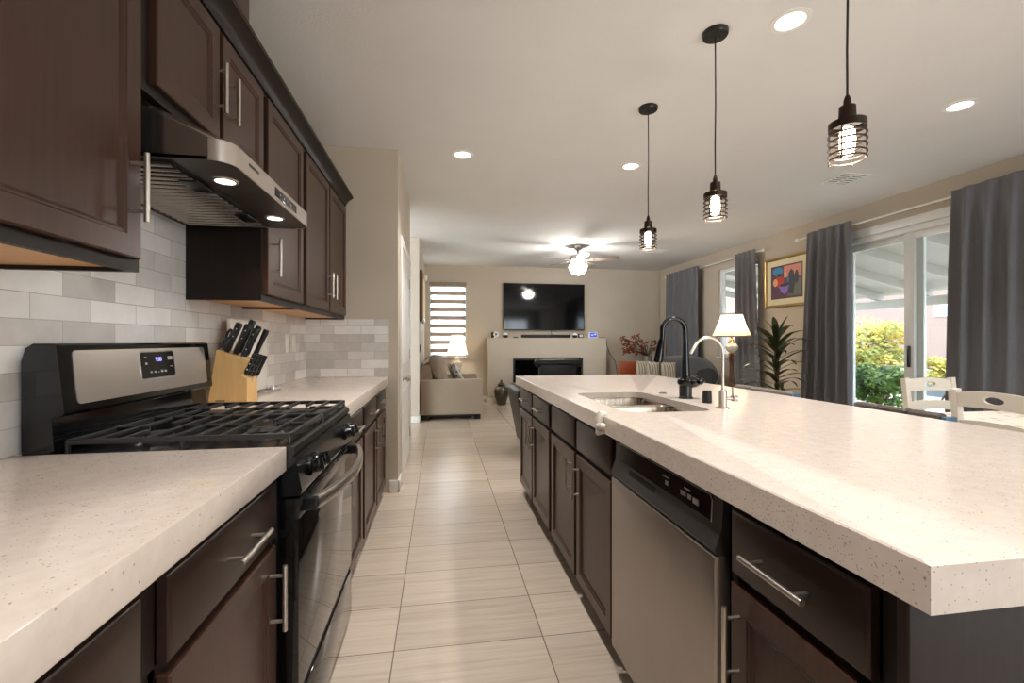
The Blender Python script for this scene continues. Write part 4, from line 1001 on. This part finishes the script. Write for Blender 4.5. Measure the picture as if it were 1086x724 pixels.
for xx in (-.22, .58):
    for yy in (sy0 + .06, sy1 - .06): MB().box(xx - .05, xx + .05, yy - .04, yy + .04, 0, .086, .004).build('foot', 'black_matte', so)
MB().box(-.27, .62, sy0 + .02, sy0 + .04, .055, .088).build('plinth', 'black_matte', so)
def pillow(name, mat, M, w, h, d, label, cat='cushion', group=None):
    m = MB(); n = 10; rows = []
    top, bot = [], []
    for sgn, acc in ((1, top), (-1, bot)):
        for j in range(n + 1):
            row = []
            for i in range(n + 1):
                u = -1 + 2 * i / n; v = -1 + 2 * j / n
                k = max(0, (1 - u ** 4) * (1 - v ** 4)) ** .6
                pin = 1 - .06 * (1 - abs(abs(u) - abs(v)))
                row.append(m.bm.verts.new((u * w / 2 * (1 - .05 * (1 - v * v) * abs(u) ** 3), v * h / 2 * (1 - .05 * (1 - u * u) * abs(v) ** 3), sgn * d / 2 * k)))
            acc.append(row)
        for j in range(n):
            for i in range(n):
                q = [acc[j][i], acc[j][i + 1], acc[j + 1][i + 1], acc[j + 1][i]]
                m.bm.faces.new(q if sgn > 0 else q[::-1])
    bmesh.ops.remove_doubles(m.bm, verts=m.bm.verts, dist=1e-5)
    m.xform(M)
    return tag(m.build(name, mat), label, cat, group)
# back cushions lean on the back, poking above the arm
for k in range(2):
    m = MB().box(-.11, .11, -.255, .255, -.27, .27, .07, 4); m.xform(Matrix.Translation((-.01, sy0 + .475 + k * .53, .71)) @ Matrix.Rotation(-.30, 4, 'Y'))
    m.build('back_cushion', 'tan_cushion', so)
th = MB(); prof = [(-.285, .66), (-.292, .80), (-.27, .87), (-.20, .945), (-.10, .985), (-.02, .972), (.06, .90), (.11, .80), (.15, .70)]
rows = [[(x, y, z + .006 * math.sin(9 * y + 4 * x)) for x, z in prof] for y in (sy0 + .46, sy0 + .56, sy0 + .66, sy0 + .78)]
th.rings(rows, False, False, False)
tag(th.build('throw_blanket', 'grey_throw', solid=.012), 'pale grey throw draped over the back of the beige loveseat', 'blanket')
pillow('throw_pillow', 'floral_fabric', Matrix.Translation((.28, 8.02, .655)) @ Matrix.Rotation(.25, 4, 'Z') @ Matrix.Rotation(PI / 2 - .5, 4, 'Y'), .40, .40, .13, 'grey and white patterned cushion on the beige loveseat')
def table_lamp_shade(m, c, rb, rt, zb, zt, n=48, scallop=.0):
    rows = []
    for j in range(7):
        q = j / 6; r = rt + (rb - rt) * (1 - q) ** 1.25; z = zb + (zt - zb) * q
        rows.append([(c[0] + r * (1 + .012 * math.cos(12 * a)) * math.cos(a), c[1] + r * (1 + .012 * math.cos(12 * a)) * math.sin(a), z + (scallop * math.cos(8 * a) if j == 0 else 0)) for a in [2 * PI * i / n for i in range(n)]])
    return m.rings(rows, True, False, False)
def shade_lamp(par, loc, w, col=(1, .88, .70)):
    d = bpy.data.lights.new('lamp_bulb', 'POINT'); d.energy = w; d.color = col; d.shadow_soft_size = .05
    o = bpy.data.objects.new('lamp_bulb', d); COL.objects.link(o); o.parent = par; o.location = Vector(loc) - Vector(par.location)
et = thing('side_table', 'small wooden side table behind the beige loveseat under the lamp', 'table', (.33, 8.98, 0))
MB().box(.08, .58, 8.72, 9.22, .50, .53, .006).build('tabletop', 'brown_wood', et)
for xx in (.11, .55):
    for yy in (8.75, 9.19): MB().box(xx - .02, xx + .02, yy - .02, yy + .02, 0, .50, .003).build('leg', 'brown_wood', et)
lp = thing('table_lamp', 'lit cream lamp with flared pleated shade in front of the blind', 'lamp', (.335, 8.95, .53))
MB().lathe([(.085, .53), (.085, .545), (.05, .56), (.04, .60), (.06, .66), (.085, .75), (.09, .80), (.085, .815), (.045, .82), (.03, .85), (.045, .88), (.04, .90), (.015, .91), (.012, .99), (.001, .99)], (.335, 8.95, 0), 28).build('base', 'ivory_ceramic', lp)
table_lamp_shade(MB(), (.335, 8.95), .205, .11, .965, 1.34, scallop=.01).build('lamp_shade', 'lamp_shade_cloth', lp)
shade_lamp(lp, (.335, 8.95, 1.13), SHADE_W)
ur = thing('floor_urn', 'dark mottled lidded urn standing on the floor by the fireplace', 'urn', (1.17, 8.72, 0))
MB().lathe([(.085, 0), (.09, .02), (.10, .06), (.13, .17), (.145, .25), (.13, .31), (.09, .345), (.07, .36), (.07, .375), (.001, .376)], (1.17, 8.72, 0), 28).build('body', 'urn_glaze', ur)
MB().lathe([(.075, .376), (.08, .385), (.06, .41), (.025, .43), (.018, .445), (.028, .46), (.015, .48), (.001, .482)], (1.17, 8.72, 0), 24).build('lid', 'urn_glaze', ur)
# recliner facing the fireplace: seen from behind
def recliner(name, label, loc, rz):
    r = thing(name, label, 'armchair', loc, rz, None)
    def b(nm, *a, **k): return MB().box(*a, **k).build(nm, 'black_leather', r, world=False)
    b('seat', -.30, .30, -.30, .42, .22, .46, bev=.06, seg=4)
    b('base', -.40, .40, -.36, .40, .05, .24, bev=.03)
    for s_ in (-1, 1): b('arm', s_ * .30, s_ * .47, -.36, .42, .08, .60, bev=.06, seg=4)
    m = MB().box(-.34, .34, -.09, .09, -.32, .30, .06, 4); m.xform(Matrix.Translation((0, -.36, .56)) @ Matrix.Rotation(.16, 4, 'X')); m.build('backrest', 'black_leather', r, world=False)
    m = MB()
    n = 24; rows = []
    for i in range(n + 1):
        x = -.42 + .84 * i / n; e = min(1, (1 - abs(x) / .4205) * 9 + .1); rr = .085 * (e ** .5) * (1 + .035 * math.sin(i * 2.3))
        rows.append([(x, -.40 + rr * 1.05 * math.cos(a), .86 + rr * math.sin(a)) for a in [2 * PI * k / 14 for k in range(14)]])
    m.rings(rows); m.build('headrest', 'black_leather', r, world=False)
    for xx in (-.36, .36):
        for yy in (-.30, .34): MB().lathe([(.025, 0), (.03, .05), (.03, .06)], (xx, yy, 0), 12).build('foot', 'black_matte', r, world=False)
    return r
recliner('recliner', 'black leather recliner seen from behind in front of the firebox', (1.99, 7.95, 0), 0)
# low leather chair at the far end of the island
lc = thing('leather_chair', 'black leather chair peeking out past the far end of the island', 'armchair', (1.25, 4.9, 0))
m = MB().box(-.065, .065, 4.56, 5.32, -.335, .335, .06, 5); m.xform(Matrix.Translation((.895, 0, .40)) @ Matrix.Rotation(-.20, 4, 'Y')); m.build('backrest', 'black_leather', lc)
MB().box(1.03, 1.70, 4.62, 5.25, .12, .46, .05, 4).build('seat', 'black_leather', lc)
for ya, yb in ((4.49, 4.615), (5.255, 5.38)): MB().box(1.0, 1.70, ya, yb, .09, .58, .05, 4).build('arm', 'black_leather', lc)
MB().box(.99, 1.6, 4.7, 5.2, .0, .098, .01).build('base', 'black_matte', lc)
# wooden chair near the back wall
wc = thing('wooden_chair', 'orange brown wooden chair back by the back wall', 'chair', (3.72, 8.6, 0))
MB().box(3.44, 4.01, 8.40, 8.43, .44, .828, .006).build('backrest', 'orange_wood', wc)
MB().box(3.45, 4.00, 8.433, 8.86, .42, .46, .01).build('seat', 'orange_wood', wc)
for xx in (3.47, 3.98):
    for yy in (8.45, 8.83): MB().box(xx - .02, xx + .02, yy - .02, yy + .02, 0, .42, .003).build('leg', 'orange_wood', wc)
# dried flowers in a vase on a small stand
vs = thing('plant_stand', 'dark stand under the dried flower vase by the corner', 'stand', (4.20, 8.80, 0))
MB().lathe([(.14, .0), (.14, .02), (.03, .04), (.03, .56), (.15, .58), (.15, .60)], (4.20, 8.80, 0), 20).build('pedestal', 'brown_wood', vs)
vz = thing('flower_vase', 'grey vase of dried orange red flowers near the back corner', 'vase', (4.20, 8.80, .60))
MB().lathe([(.07, .60), (.10, .66), (.105, .78), (.08, .88), (.075, .91), (.085, .925), (.07, .925), (.06, .88)], (4.20, 8.80, 0), 22).build('vase', 'glass_vase', vz)
st_, fl = MB(), MB(); rnd = random.Random(3)
for k in range(34):
    a = PI * (.55 + .85 * rnd.random()) if k < 26 else rnd.random() * 2 * PI
    L_ = (.25 + .35 * rnd.random()) * (1 if math.cos(a) < .1 else .45); h = .06 + .34 * rnd.random()
    e = Vector((4.20 + math.cos(a) * L_, 8.80 + math.sin(a) * L_ * .7 , .93 + h))
    st_.tube([(4.20, 8.80, .90), (4.20 + math.cos(a) * L_ * .4, 8.80 + math.sin(a) * L_ * .3, .93 + h * .7), e], .004, 6)
    for q in range(6):
        c_ = e + Vector((rnd.uniform(-.05, .05), rnd.uniform(-.05, .05), rnd.uniform(-.06, .04)))
        fl.ball(c_, rnd.uniform(.012, .026), rnd.uniform(.012, .026), rnd.uniform(.010, .02), 7)
st_.build('stems', 'dry_stem', vz); fl.build('blossoms', 'dry_flower', vz)
# charcoal sofa along the right wall
gs = thing('charcoal_sofa', 'charcoal velvet sofa with rounded back beyond the island', 'sofa', (4.1, 7.2, 0))
MB().box(3.35, 4.55, 6.62, 8.08, .10, .44, .04, 3).build('base', 'charcoal_velvet', gs)
m = MB(); rows = []
for k in range(13):
    y = 6.52 + 1.45 * k / 12; e = min(1, .45 + .55 * math.sin(min(1, k / 4) * PI / 2), .45 + .55 * math.sin(min(1, (12 - k) / 4) * PI / 2))
    rows.append([(4.08 + .42 * math.cos(a) * (abs(math.cos(a)) ** -.25 if abs(math.cos(a)) > .01 else 1) * e, y, .66 + .31 * math.sin(a) * e * (1 + .03 * math.cos(5 * a))) for a in [2 * PI * i / 22 for i in range(22)]])
m.rings(rows).build('backrest', 'charcoal_velvet', gs)
for xx in (3.45, 4.45):
    for yy in (6.72, 8.0): MB().box(xx - .03, xx + .03, yy - .03, yy + .03, 0, .10, .003).build('foot', 'black_matte', gs)
for k, (x, y, rz, lab_) in enumerate(((3.54, 6.70, -.45, 'striped grey cushion leaning nearest the charcoal sofa back'), (3.39, 6.90, -.5, 'striped grey cushion in the middle of the sofa cushions'), (3.32, 7.14, -.5, 'striped grey cushion leftmost on the charcoal sofa'))):
    pillow('sofa_pillow', 'striped_fabric', Matrix.Translation((x, y, .675)) @ Matrix.Rotation(rz, 4, 'Z') @ Matrix.Rotation(PI / 2 - .12, 4, 'X'), .22, .44, .14, lab_, group='striped cushions on the charcoal sofa')
# lamp table and tall lamp
et = thing('end_table', 'dark round end table under the tall cream shaded lamp', 'table', (3.97, 5.75, 0))
MB().lathe([(.20, 0), (.20, .02), (.03, .05), (.03, .56), (.26, .575), (.27, .585), (.27, .60), (.001, .60)], (3.97, 5.75, 0), 28).build('pedestal', 'brown_wood', et)
lp = thing('tall_table_lamp', 'lit brown and glass lamp with cream bell shade by the window', 'lamp', (3.97, 5.75, .60))
c_ = (3.97, 5.75, 0)
MB().lathe([(.10, .60), (.10, .615), (.06, .63), (.032, .66), (.030, .90), (.036, .99), (.042, 1.01), (.03, 1.03), (.001, 1.03)], c_, 24).build('stem', 'brown_wood', lp)
MB().lathe([(.025, 1.03), (.055, 1.045), (.05, 1.06), (.03, 1.065), (.001, 1.065)], c_, 24).build('collar', 'brass', lp)
MB().lathe([(.035, 1.065), (.07, 1.10), (.082, 1.13), (.075, 1.16), (.045, 1.19), (.001, 1.19)], c_, 12).build('globe', 'ivory_ceramic', lp)
MB().lathe([(.045, 1.19), (.05, 1.20), (.03, 1.215), (.03, 1.24), (.012, 1.25), (.010, 1.36), (.001, 1.36)], c_, 20).build('neck', 'brass', lp)
table_lamp_shade(MB(), c_, .245, .135, 1.285, 1.585).build('lamp_shade', 'lamp_shade_cloth', lp)
tr_ = MB().ring((3.97, 5.75, 1.286), .246, .006, 48, 6).ring((3.97, 5.75, 1.585), .137, .005, 48, 6).build('shade_trim', 'brown_wood', lp)
shade_lamp(lp, (3.97, 5.75, 1.43), SHADE_W)
# corn plant
pl = thing('corn_plant', 'tall dark green potted plant with long strap leaves by the wall', 'plant', (4.10, 5.06, 0))
px_, py_ = 4.10, 5.06
MB().lathe([(.13, 0), (.17, .30), (.185, .32), (.185, .36), (.165, .36), (.16, .33)], (px_, py_, 0), 26).build('pot', 'terracotta', pl)
MB().lathe([(.16, .33), (.001, .335)], (px_, py_, 0), 20).build('soil', 'soil', pl)
MB().tube([(px_, py_, .33), (px_ + .01, py_, .7), (px_, py_ + .01, 1.1), (px_ + .01, py_, 1.30)], [.026, .022, .018, .010], 10).build('stem', 'dry_stem', pl)
m = MB(); rnd = random.Random(11)
for k in range(46):
    h0 = .45 + .83 * (k / 45) ** .8; a = k * 2.399 + rnd.uniform(-.2, .2); up = (h0 - .45) / .83
    L_ = (.36 + .14 * rnd.random()) * (1 - .15 * up) ; rise = .25 + .9 * up * rnd.uniform(.5, 1.2); wd = rnd.uniform(.030, .043)
    if k > 42: rise = 2.6; L_ = .26
    base = Vector((px_, py_, h0)); dirv = Vector((math.cos(a), math.sin(a), 0)); sd = Vector((-math.sin(a), math.cos(a), 0))
    dz = Vector((0, 0, 1)); pts = []; el = math.atan(rise); p = base.copy(); n = 8; droop = rnd.uniform(.9, 1.9) * (0.35 if k > 42 else 1)
    L2 = []; R2 = []; C2 = []
    for i in range(n + 1):
        u = i / n; w = wd * (math.sin(PI * min(1, .12 + u * .88)) ** .7) if i < n else .001
        e = el - droop * u * u
        C2.append(p + dz * (-.006 if 0 < i < n else 0)); L2.append(p + sd * w); R2.append(p - sd * w)
        p = p + (dirv * math.cos(e) + dz * math.sin(e)) * (L_ * 1.15 / n)
    L2 = [m.bm.verts.new(q) for q in L2]; R2 = [m.bm.verts.new(q) for q in R2]; C2 = [m.bm.verts.new(q) for q in C2]
    for i in range(n):
        m.bm.faces.new((L2[i], L2[i + 1], C2[i + 1], C2[i])); m.bm.faces.new((C2[i], C2[i + 1], R2[i + 1], R2[i]))
m.build('leaves', 'leaf_green', pl, auto=80)
# framed print on the right wall
g = thing('framed_print', 'gold framed colourful print of a gathering hung between grey curtains', 'picture', (4.73, 5.71, 1.69))
ya, yb, za, zb = 5.25, 6.07, 1.695, 2.40; xw = 4.749
def frame_rings(ins): return (ya + ins, yb - ins, za + ins, zb - ins)
m = MB(); R = []
for ins, h in ((0, 0), (0, .028), (.008, .034), (.022, .030), (.036, .020), (.036, .012)):
    a, b, c, d = frame_rings(ins); R.append([(xw - h, a, c), (xw - h, b, c), (xw - h, b, d), (xw - h, a, d)])
m.rings(R, True, True, False); m.build('frame', 'gold_frame', g, smooth=False)
a, b, c, d = frame_rings(.036); MB().box(xw - .013, xw - .011, a, b, c, d).build('mount', 'mat_board', g)
a, b, c, d = frame_rings(.125); MB().box(xw - .0145, xw - .013, a - .006, b + .006, c - .006, d + .006).box(xw - .0150, xw - .0144, a, b, c, d).build('inner_line', 'black_plastic', g)
pr_ = MB().box(xw - .0156, xw - .0149, a + .004, b - .004, c + .004, d - .004).build('print', 'art_plum', g)
W_, H_ = (b - a), (d - c)
def blob(nm, mat, pts, h):   # pts in 0..1 from the left (far) to right (near), bottom to top
    m = MB(); P = [(b - u * W_, c + v * H_) for u, v in pts]
    m.rings([[(xw - .0155, p, q) for p, q in P], [(xw - .0157 - h, p, q) for p, q in P]]); m.build(nm, mat, pr_)
def oval(u, v, ru, rv, n=14): return [(u + ru * math.cos(2 * PI * i / n), v + rv * math.sin(2 * PI * i / n)) for i in range(n)]
blob('painted_patch', 'art_rose', [(.42, .62), (.98, .62), (.98, .97), (.42, .97)], .0003)
blob('painted_patch', 'art_blue', oval(.22, .84, .17, .13), .0004)
blob('painted_patch', 'art_olive', [(.55, .05), (.97, .05), (.97, .55), (.60, .60)], .0004)
blob('painted_patch', 'art_red', oval(.27, .52, .16, .17), .0005)
blob('painted_patch', 'art_skin', oval(.14, .50, .08, .12), .0006)
blob('painted_patch', 'art_skin', oval(.47, .70, .05, .09), .0006)
blob('painted_patch', 'art_dark', oval(.27, .72, .06, .06), .0007)
blob('painted_patch', 'art_dark', [(.55, .15), (.72, .10), (.80, .50), (.74, .78), (.66, .86), (.58, .75)], .0006)
blob('painted_patch', 'art_dark', oval(.83, .60, .06, .20), .0006)
blob('painted_patch', 'art_violet', [(.26, .36), (.60, .40), (.56, .22), (.46, .10), (.34, .20)], .0007)
blob('painted_patch', 'art_dark', oval(.43, .40, .15, .05), .0009)
blob('painted_patch', 'art_blue', oval(.56, .56, .03, .10), .0008)

# ------------------------------------------------------------------ curtains and rods
RODX, RODZ = 4.665, 2.55
def rod(y0, y1, label):
    r = thing('curtain_rod', label, 'curtain rod', (RODX, (y0 + y1) / 2, RODZ), group='white curtain rods')
    MB().cyl((RODX, y0, RODZ), (RODX, y1, RODZ), .011, 12).build('pole', 'white_plastic', r)
    for y in (y0, y1): MB().ball((RODX, y, RODZ), .028).build('finial', 'white_plastic', r)
    for y in (y0 + .08, (y0 + y1) / 2, y1 - .08): MB().box(RODX + .008, 4.749, y - .012, y + .012, RODZ - .011, RODZ + .011, .003).build('bracket', 'white_plastic', r)
rod(1.95, 5.38, 'long white curtain rod above the patio door')
rod(6.02, 8.95, 'white curtain rod above the far window')
def curtain(yt0, yt1, yb0, yb1, n, label, seed):
    m = MB(); rnd = random.Random(seed); ph = [rnd.uniform(-.5, .5) for _ in range(n + 2)]; am = [rnd.uniform(.75, 1.15) for _ in range(n + 2)]
    N = n * 12; zs = [2.59, 2.575, 2.55, 2.53, 2.49, 2.40, 2.2, 1.9, 1.5, 1.0, .5, .03]; rows = []
    for z in zs:
        q = (2.59 - z) / 2.56; row = []
        for i in range(N + 1):
            u = i / N; y = (yt0 + (yt1 - yt0) * u) * (1 - q) + (yb0 + (yb1 - yb0) * u) * q
            k = u * n; j = int(min(k, n - 1)); a = am[j]
            amp = .016 + .018 * min(1, q * 5)
            w = math.sin(2 * PI * k + ph[j] * .6) * a + .10 * math.sin(4 * PI * k + 1 + 2 * q)
            if q < .03: w = w * .75
            row.append((RODX - .048 + amp * w * (1.25 if q > .1 else 1), y + .012 * math.cos(2 * PI * k) * min(1, q * 4), z))
        rows.append(row)
    m.rings(rows, False, False, False)
    return tag(m.build('curtain', 'curtain_fabric', solid=.006, auto=180), label, 'curtain', 'grey curtains on the right wall')
curtain(3.50, 2.15, 3.55, 2.10, 8, 'grey curtain at the right edge of the picture, right of the patio door', 1)
curtain(5.17, 4.54, 5.30, 4.50, 5, 'grey curtain left of the patio door, beside the framed print', 2)
curtain(6.60, 6.14, 6.57, 5.98, 4, 'narrow grey curtain between the far window and the framed print', 3)
curtain(8.83, 7.65, 8.85, 7.63, 6, 'wide grey curtain nearest the back corner of the living room', 4)

# ------------------------------------------------------------------ dining set and stools
tb = thing('dining_table', 'white dining table with a patterned cloth beside the patio door', 'table', (3.45, 1.85, 0))
MB().box(3.02, 3.92, 1.25, 2.46, .715, .752, .008).build('tabletop', 'white_wood', tb)
MB().box(3.08, 3.86, 1.31, 2.40, .64, .715, .003).build('apron', 'white_wood', tb)
for xx in (3.10, 3.84):
    for yy in (1.33, 2.38): MB().lathe([(.022, 0), (.03, .10), (.038, .45), (.04, .64)], (xx, yy, 0), 14).build('leg', 'white_wood', tb)
tag(MB().box(3.00, 3.94, 1.23, 2.48, .753, .758, .002).build('tablecloth', 'table_cloth'), 'patterned pale cloth spread on the dining table', 'tablecloth')
def dining_chair(label, loc, rz):
    r = thing('dining_chair', label, 'chair', loc, rz, 'white dining chairs')
    B = lambda nm, m: m.build(nm, 'white_wood', r, world=False)
    # faces +Y locally, back at y=-.2
    B('seat', MB().box(-.21, .21, -.20, .22, .43, .46, .01))
    for sx in (-1, 1):
        B('leg', MB().box(sx * .17, sx * .205, .17, .205, 0, .43, .003))
        B('back_post', MB().prism([(-.20, 0), (-.165, 0), (-.185, .45), (-.235, .96), (-.268, .955), (-.222, .45)], 0, sx * .175, sx * .21))
    def rail(z0, z1, arch, slot_):
        m = MB(); n = 24; yb = lambda z: -.205 - (z - .45) * .095
        top = [(-.176 + .352 * i / n) for i in range(n + 1)]
        def arc(x): return arch * (1 - (x / .176) ** 2)
        if not slot_:
            pts = [(x, z0 + arc(x) * .7) for x in top] + [(x, z1 + arc(x)) for x in top[::-1]]
            m.rings([[(x, yb(z) + .009, z) for x, z in pts], [(x, yb(z) - .009, z) for x, z in pts]])
            return m
        zc = (z0 + z1) / 2 + arch * .75; N = 48; inn, out = [], []
        for i in range(N):
            a = 2 * PI * i / N; inn.append((.050 * math.cos(a), zc + .019 * math.sin(a)))
            dx, dz = math.cos(a), math.sin(a); lo, hi = 0, .5
            for _ in range(30):
                t = (lo + hi) / 2; x, z = dx * t, zc + dz * t
                if abs(x) < .176 and z0 + arc(x) * .7 < z < z1 + arc(x): lo = t
                else: hi = t
            out.append((dx * lo, zc + dz * lo))
        f_ = lambda P, o: [(x, yb(z) + o, z) for x, z in P]
        m.rings([f_(inn, .009), f_(out, .009), f_(out, -.009), f_(inn, -.009), f_(inn, .009)], True, False, False)
        bmesh.ops.remove_doubles(m.bm, verts=m.bm.verts, dist=1e-6)
        return m
    B('top_rail', rail(.862, .945, .012, True)); B('lower_rail', rail(.73, .79, .012, False))
    B('stretcher', MB().box(-.18, .18, .18, .195, .20, .23, .002))
    return r
dining_chair('white dining chair facing the viewer in front of the patio door', (3.43, 2.50, 0), PI)
dining_chair('white dining chair at far right, side-on with a slotted top rail', (3.02, 1.88, 0), -PI / 2 - .10)
def stool(label, y, mat, half):
    r = thing('counter_stool', label, 'stool', (2.12, y, 0), 0, 'stools along the island')
    MB().box(1.86, 2.26, y - .21, y + .21, .60, .68, .03, 3).build('seat', mat, r)
    for xx in (1.90, 2.22):
        for yy in (y - .17, y + .17): MB().box(xx - .018, xx + .018, yy - .018, yy + .018, 0, .60, .003).build('leg', 'brown_wood', r)
    for k in range(3):
        yy = y - half + k * half * 2 / 3
        MB().box(2.03 + .012 * abs(k - 1) * 0, 2.085, yy + .001, yy + half * 2 / 3 - .001, .69, .916, .014, 3).build('back_cushion', mat, r)
    MB().box(2.086, 2.11, y - half, y + half, .66, .90, .008).build('back_frame', 'brown_wood', r)
    MB().box(2.04, 2.10, y - half - .022, y - half - .001, .70, .905, .006).build('end_cap', 'blue_plastic', r)['label'] = 'blue end cap'
    MB().box(1.885, 1.90, y - .15, y + .15, .20, .225, .003).build('footrest', 'brown_wood', r)
stool('grey tufted counter stool back between the nickel tap and the plant', 2.67, 'grey_leather', .25)
stool('dark brown counter stool back in front of the dining chairs', 1.79, 'taupe_leather', .20)

# ------------------------------------------------------------------ outdoors
struct('ground', MB().box(4.9, 34, -14, 30, -.15, -.04), 'concrete')
pc = thing('patio_cover', 'white sloping patio cover with open rafters outside the glass door', 'patio cover', (6.3, 4.5, 0))
x0, z0_, x1, sl_ = 4.95, 2.66, 7.75, .215
def rz_(x): return z0_ - (x - x0) * sl_
for k in range(14):
    yy = -1.2 + k * .82
    MB().hexa([(x0, yy - .045, rz_(x0) - .13), (x1, yy - .045, rz_(x1) - .13), (x1, yy + .045, rz_(x1) - .13), (x0, yy + .045, rz_(x0) - .13), (x0, yy - .045, rz_(x0)), (x1, yy - .045, rz_(x1)), (x1, yy + .045, rz_(x1)), (x0, yy + .045, rz_(x0))]).build('rafter', 'patio_paint', pc)
MB().hexa([(x0 - .04, -1.6, rz_(x0)), (x1 + .15, -1.6, rz_(x1 + .15)), (x1 + .15, 9.8, rz_(x1 + .15)), (x0 - .04, 9.8, rz_(x0)), (x0 - .04, -1.6, rz_(x0) + .04), (x1 + .15, -1.6, rz_(x1 + .15) + .04), (x1 + .15, 9.8, rz_(x1 + .15) + .04), (x0 - .04, 9.8, rz_(x0) + .04)]).build('decking', 'patio_paint', pc)
MB().box(x1 - .16, x1 - .06, -1.6, 9.8, rz_(x1) - .27, rz_(x1) - .131, .004).build('header_beam', 'patio_paint', pc)
for yy in (-1.4, 9.6): MB().box(x1 - .17, x1 - .05, yy - .06, yy + .06, -.04, rz_(x1) - .271).build('post', 'patio_paint', pc)
gw = thing('garden_wall', 'grey concrete block wall at the end of the garden', 'wall', (11.2, 8, -.04))
MB().box(11.1, 11.3, -10, 28, -.04, .50).build('blockwork', 'block_wall', gw); MB().box(11.06, 11.34, -10, 28, .50, .56, .01).build('coping', 'concrete', gw)
nh = thing('neighbour_house', 'pale pink stucco house beyond the garden wall', 'house', (18.5, 12, -.04))
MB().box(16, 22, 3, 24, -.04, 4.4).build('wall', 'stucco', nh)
wf = MB().box(15.95, 16.0, 12.15, 12.65, 2.02, 2.45, .01).build('window', 'white_vinyl', nh); MB().box(15.94, 15.955, 12.2, 12.6, 2.07, 2.40).build('pane', 'house_glass', wf)
MB().prism([(15.4, 4.4), (22.6, 4.4), (19, 5.9)], 1, 2.6, 24.4).build('roof', 'roof_tile', nh)
def bush(label, c, rx, ry, rz__, n, mat, seed, trunk):
    r = thing('garden_bush', label, 'bush', (c[0], c[1], -.04))
    rnd = random.Random(seed); m = MB()
    blobs = [(c[0] + rnd.uniform(-.6, .6) * rx, c[1] + rnd.uniform(-.6, .6) * ry, c[2] + rnd.uniform(-.7, .7) * rz__, rnd.uniform(.35, .6)) for _ in range(16)]
    for k in range(n):
        bx_, by_, bz_, s_ = rnd.choice(blobs)
        v = Vector((rnd.gauss(0, 1), rnd.gauss(0, 1), rnd.gauss(0, 1))).normalized() * rnd.uniform(.7, 1.05) * s_
        p = Vector((bx_ + v.x * rx, by_ + v.y * ry, bz_ + v.z * rz__ * .8))
        a = Vector((rnd.gauss(0, 1), rnd.gauss(0, 1), rnd.gauss(0, 1))).normalized(); b = a.orthogonal().normalized(); L_ = rnd.uniform(.035, .065)
        m.quad(p - a * L_, p + b * L_ * .5, p + a * L_, p - b * L_ * .5)
    m.build('foliage', mat, r, smooth=False)
    s2 = MB()
    for k in range(6): s2.tube([(c[0] + rnd.uniform(-.08, .08), c[1] + rnd.uniform(-.08, .08), -.04), (c[0] + rnd.uniform(-.3, .3) * rx, c[1] + rnd.uniform(-.3, .3) * ry, c[2] * .6), (c[0] + rnd.uniform(-.6, .6) * rx, c[1] + rnd.uniform(-.6, .6) * ry, c[2] + .3 * rz__)], [trunk, trunk * .7, trunk * .3], 7)
    s2.build('stems', 'dry_stem', r)
bush('tall yellow-green tree outside the left pane of the patio door', (9.0, 8.6, 1.05), .95, .85, .62, 5200, 'tree_leaves', 5, .035)
bush('lower green bush in front of the yellow tree outside', (8.0, 7.2, .40), .55, .5, .42, 3000, 'bush_leaves', 6, .02)
bush('yellow leafy bush seen through the right pane of the patio door', (10.3, 7.9, .60), .5, .45, .35, 1500, 'tree_leaves', 9, .02)
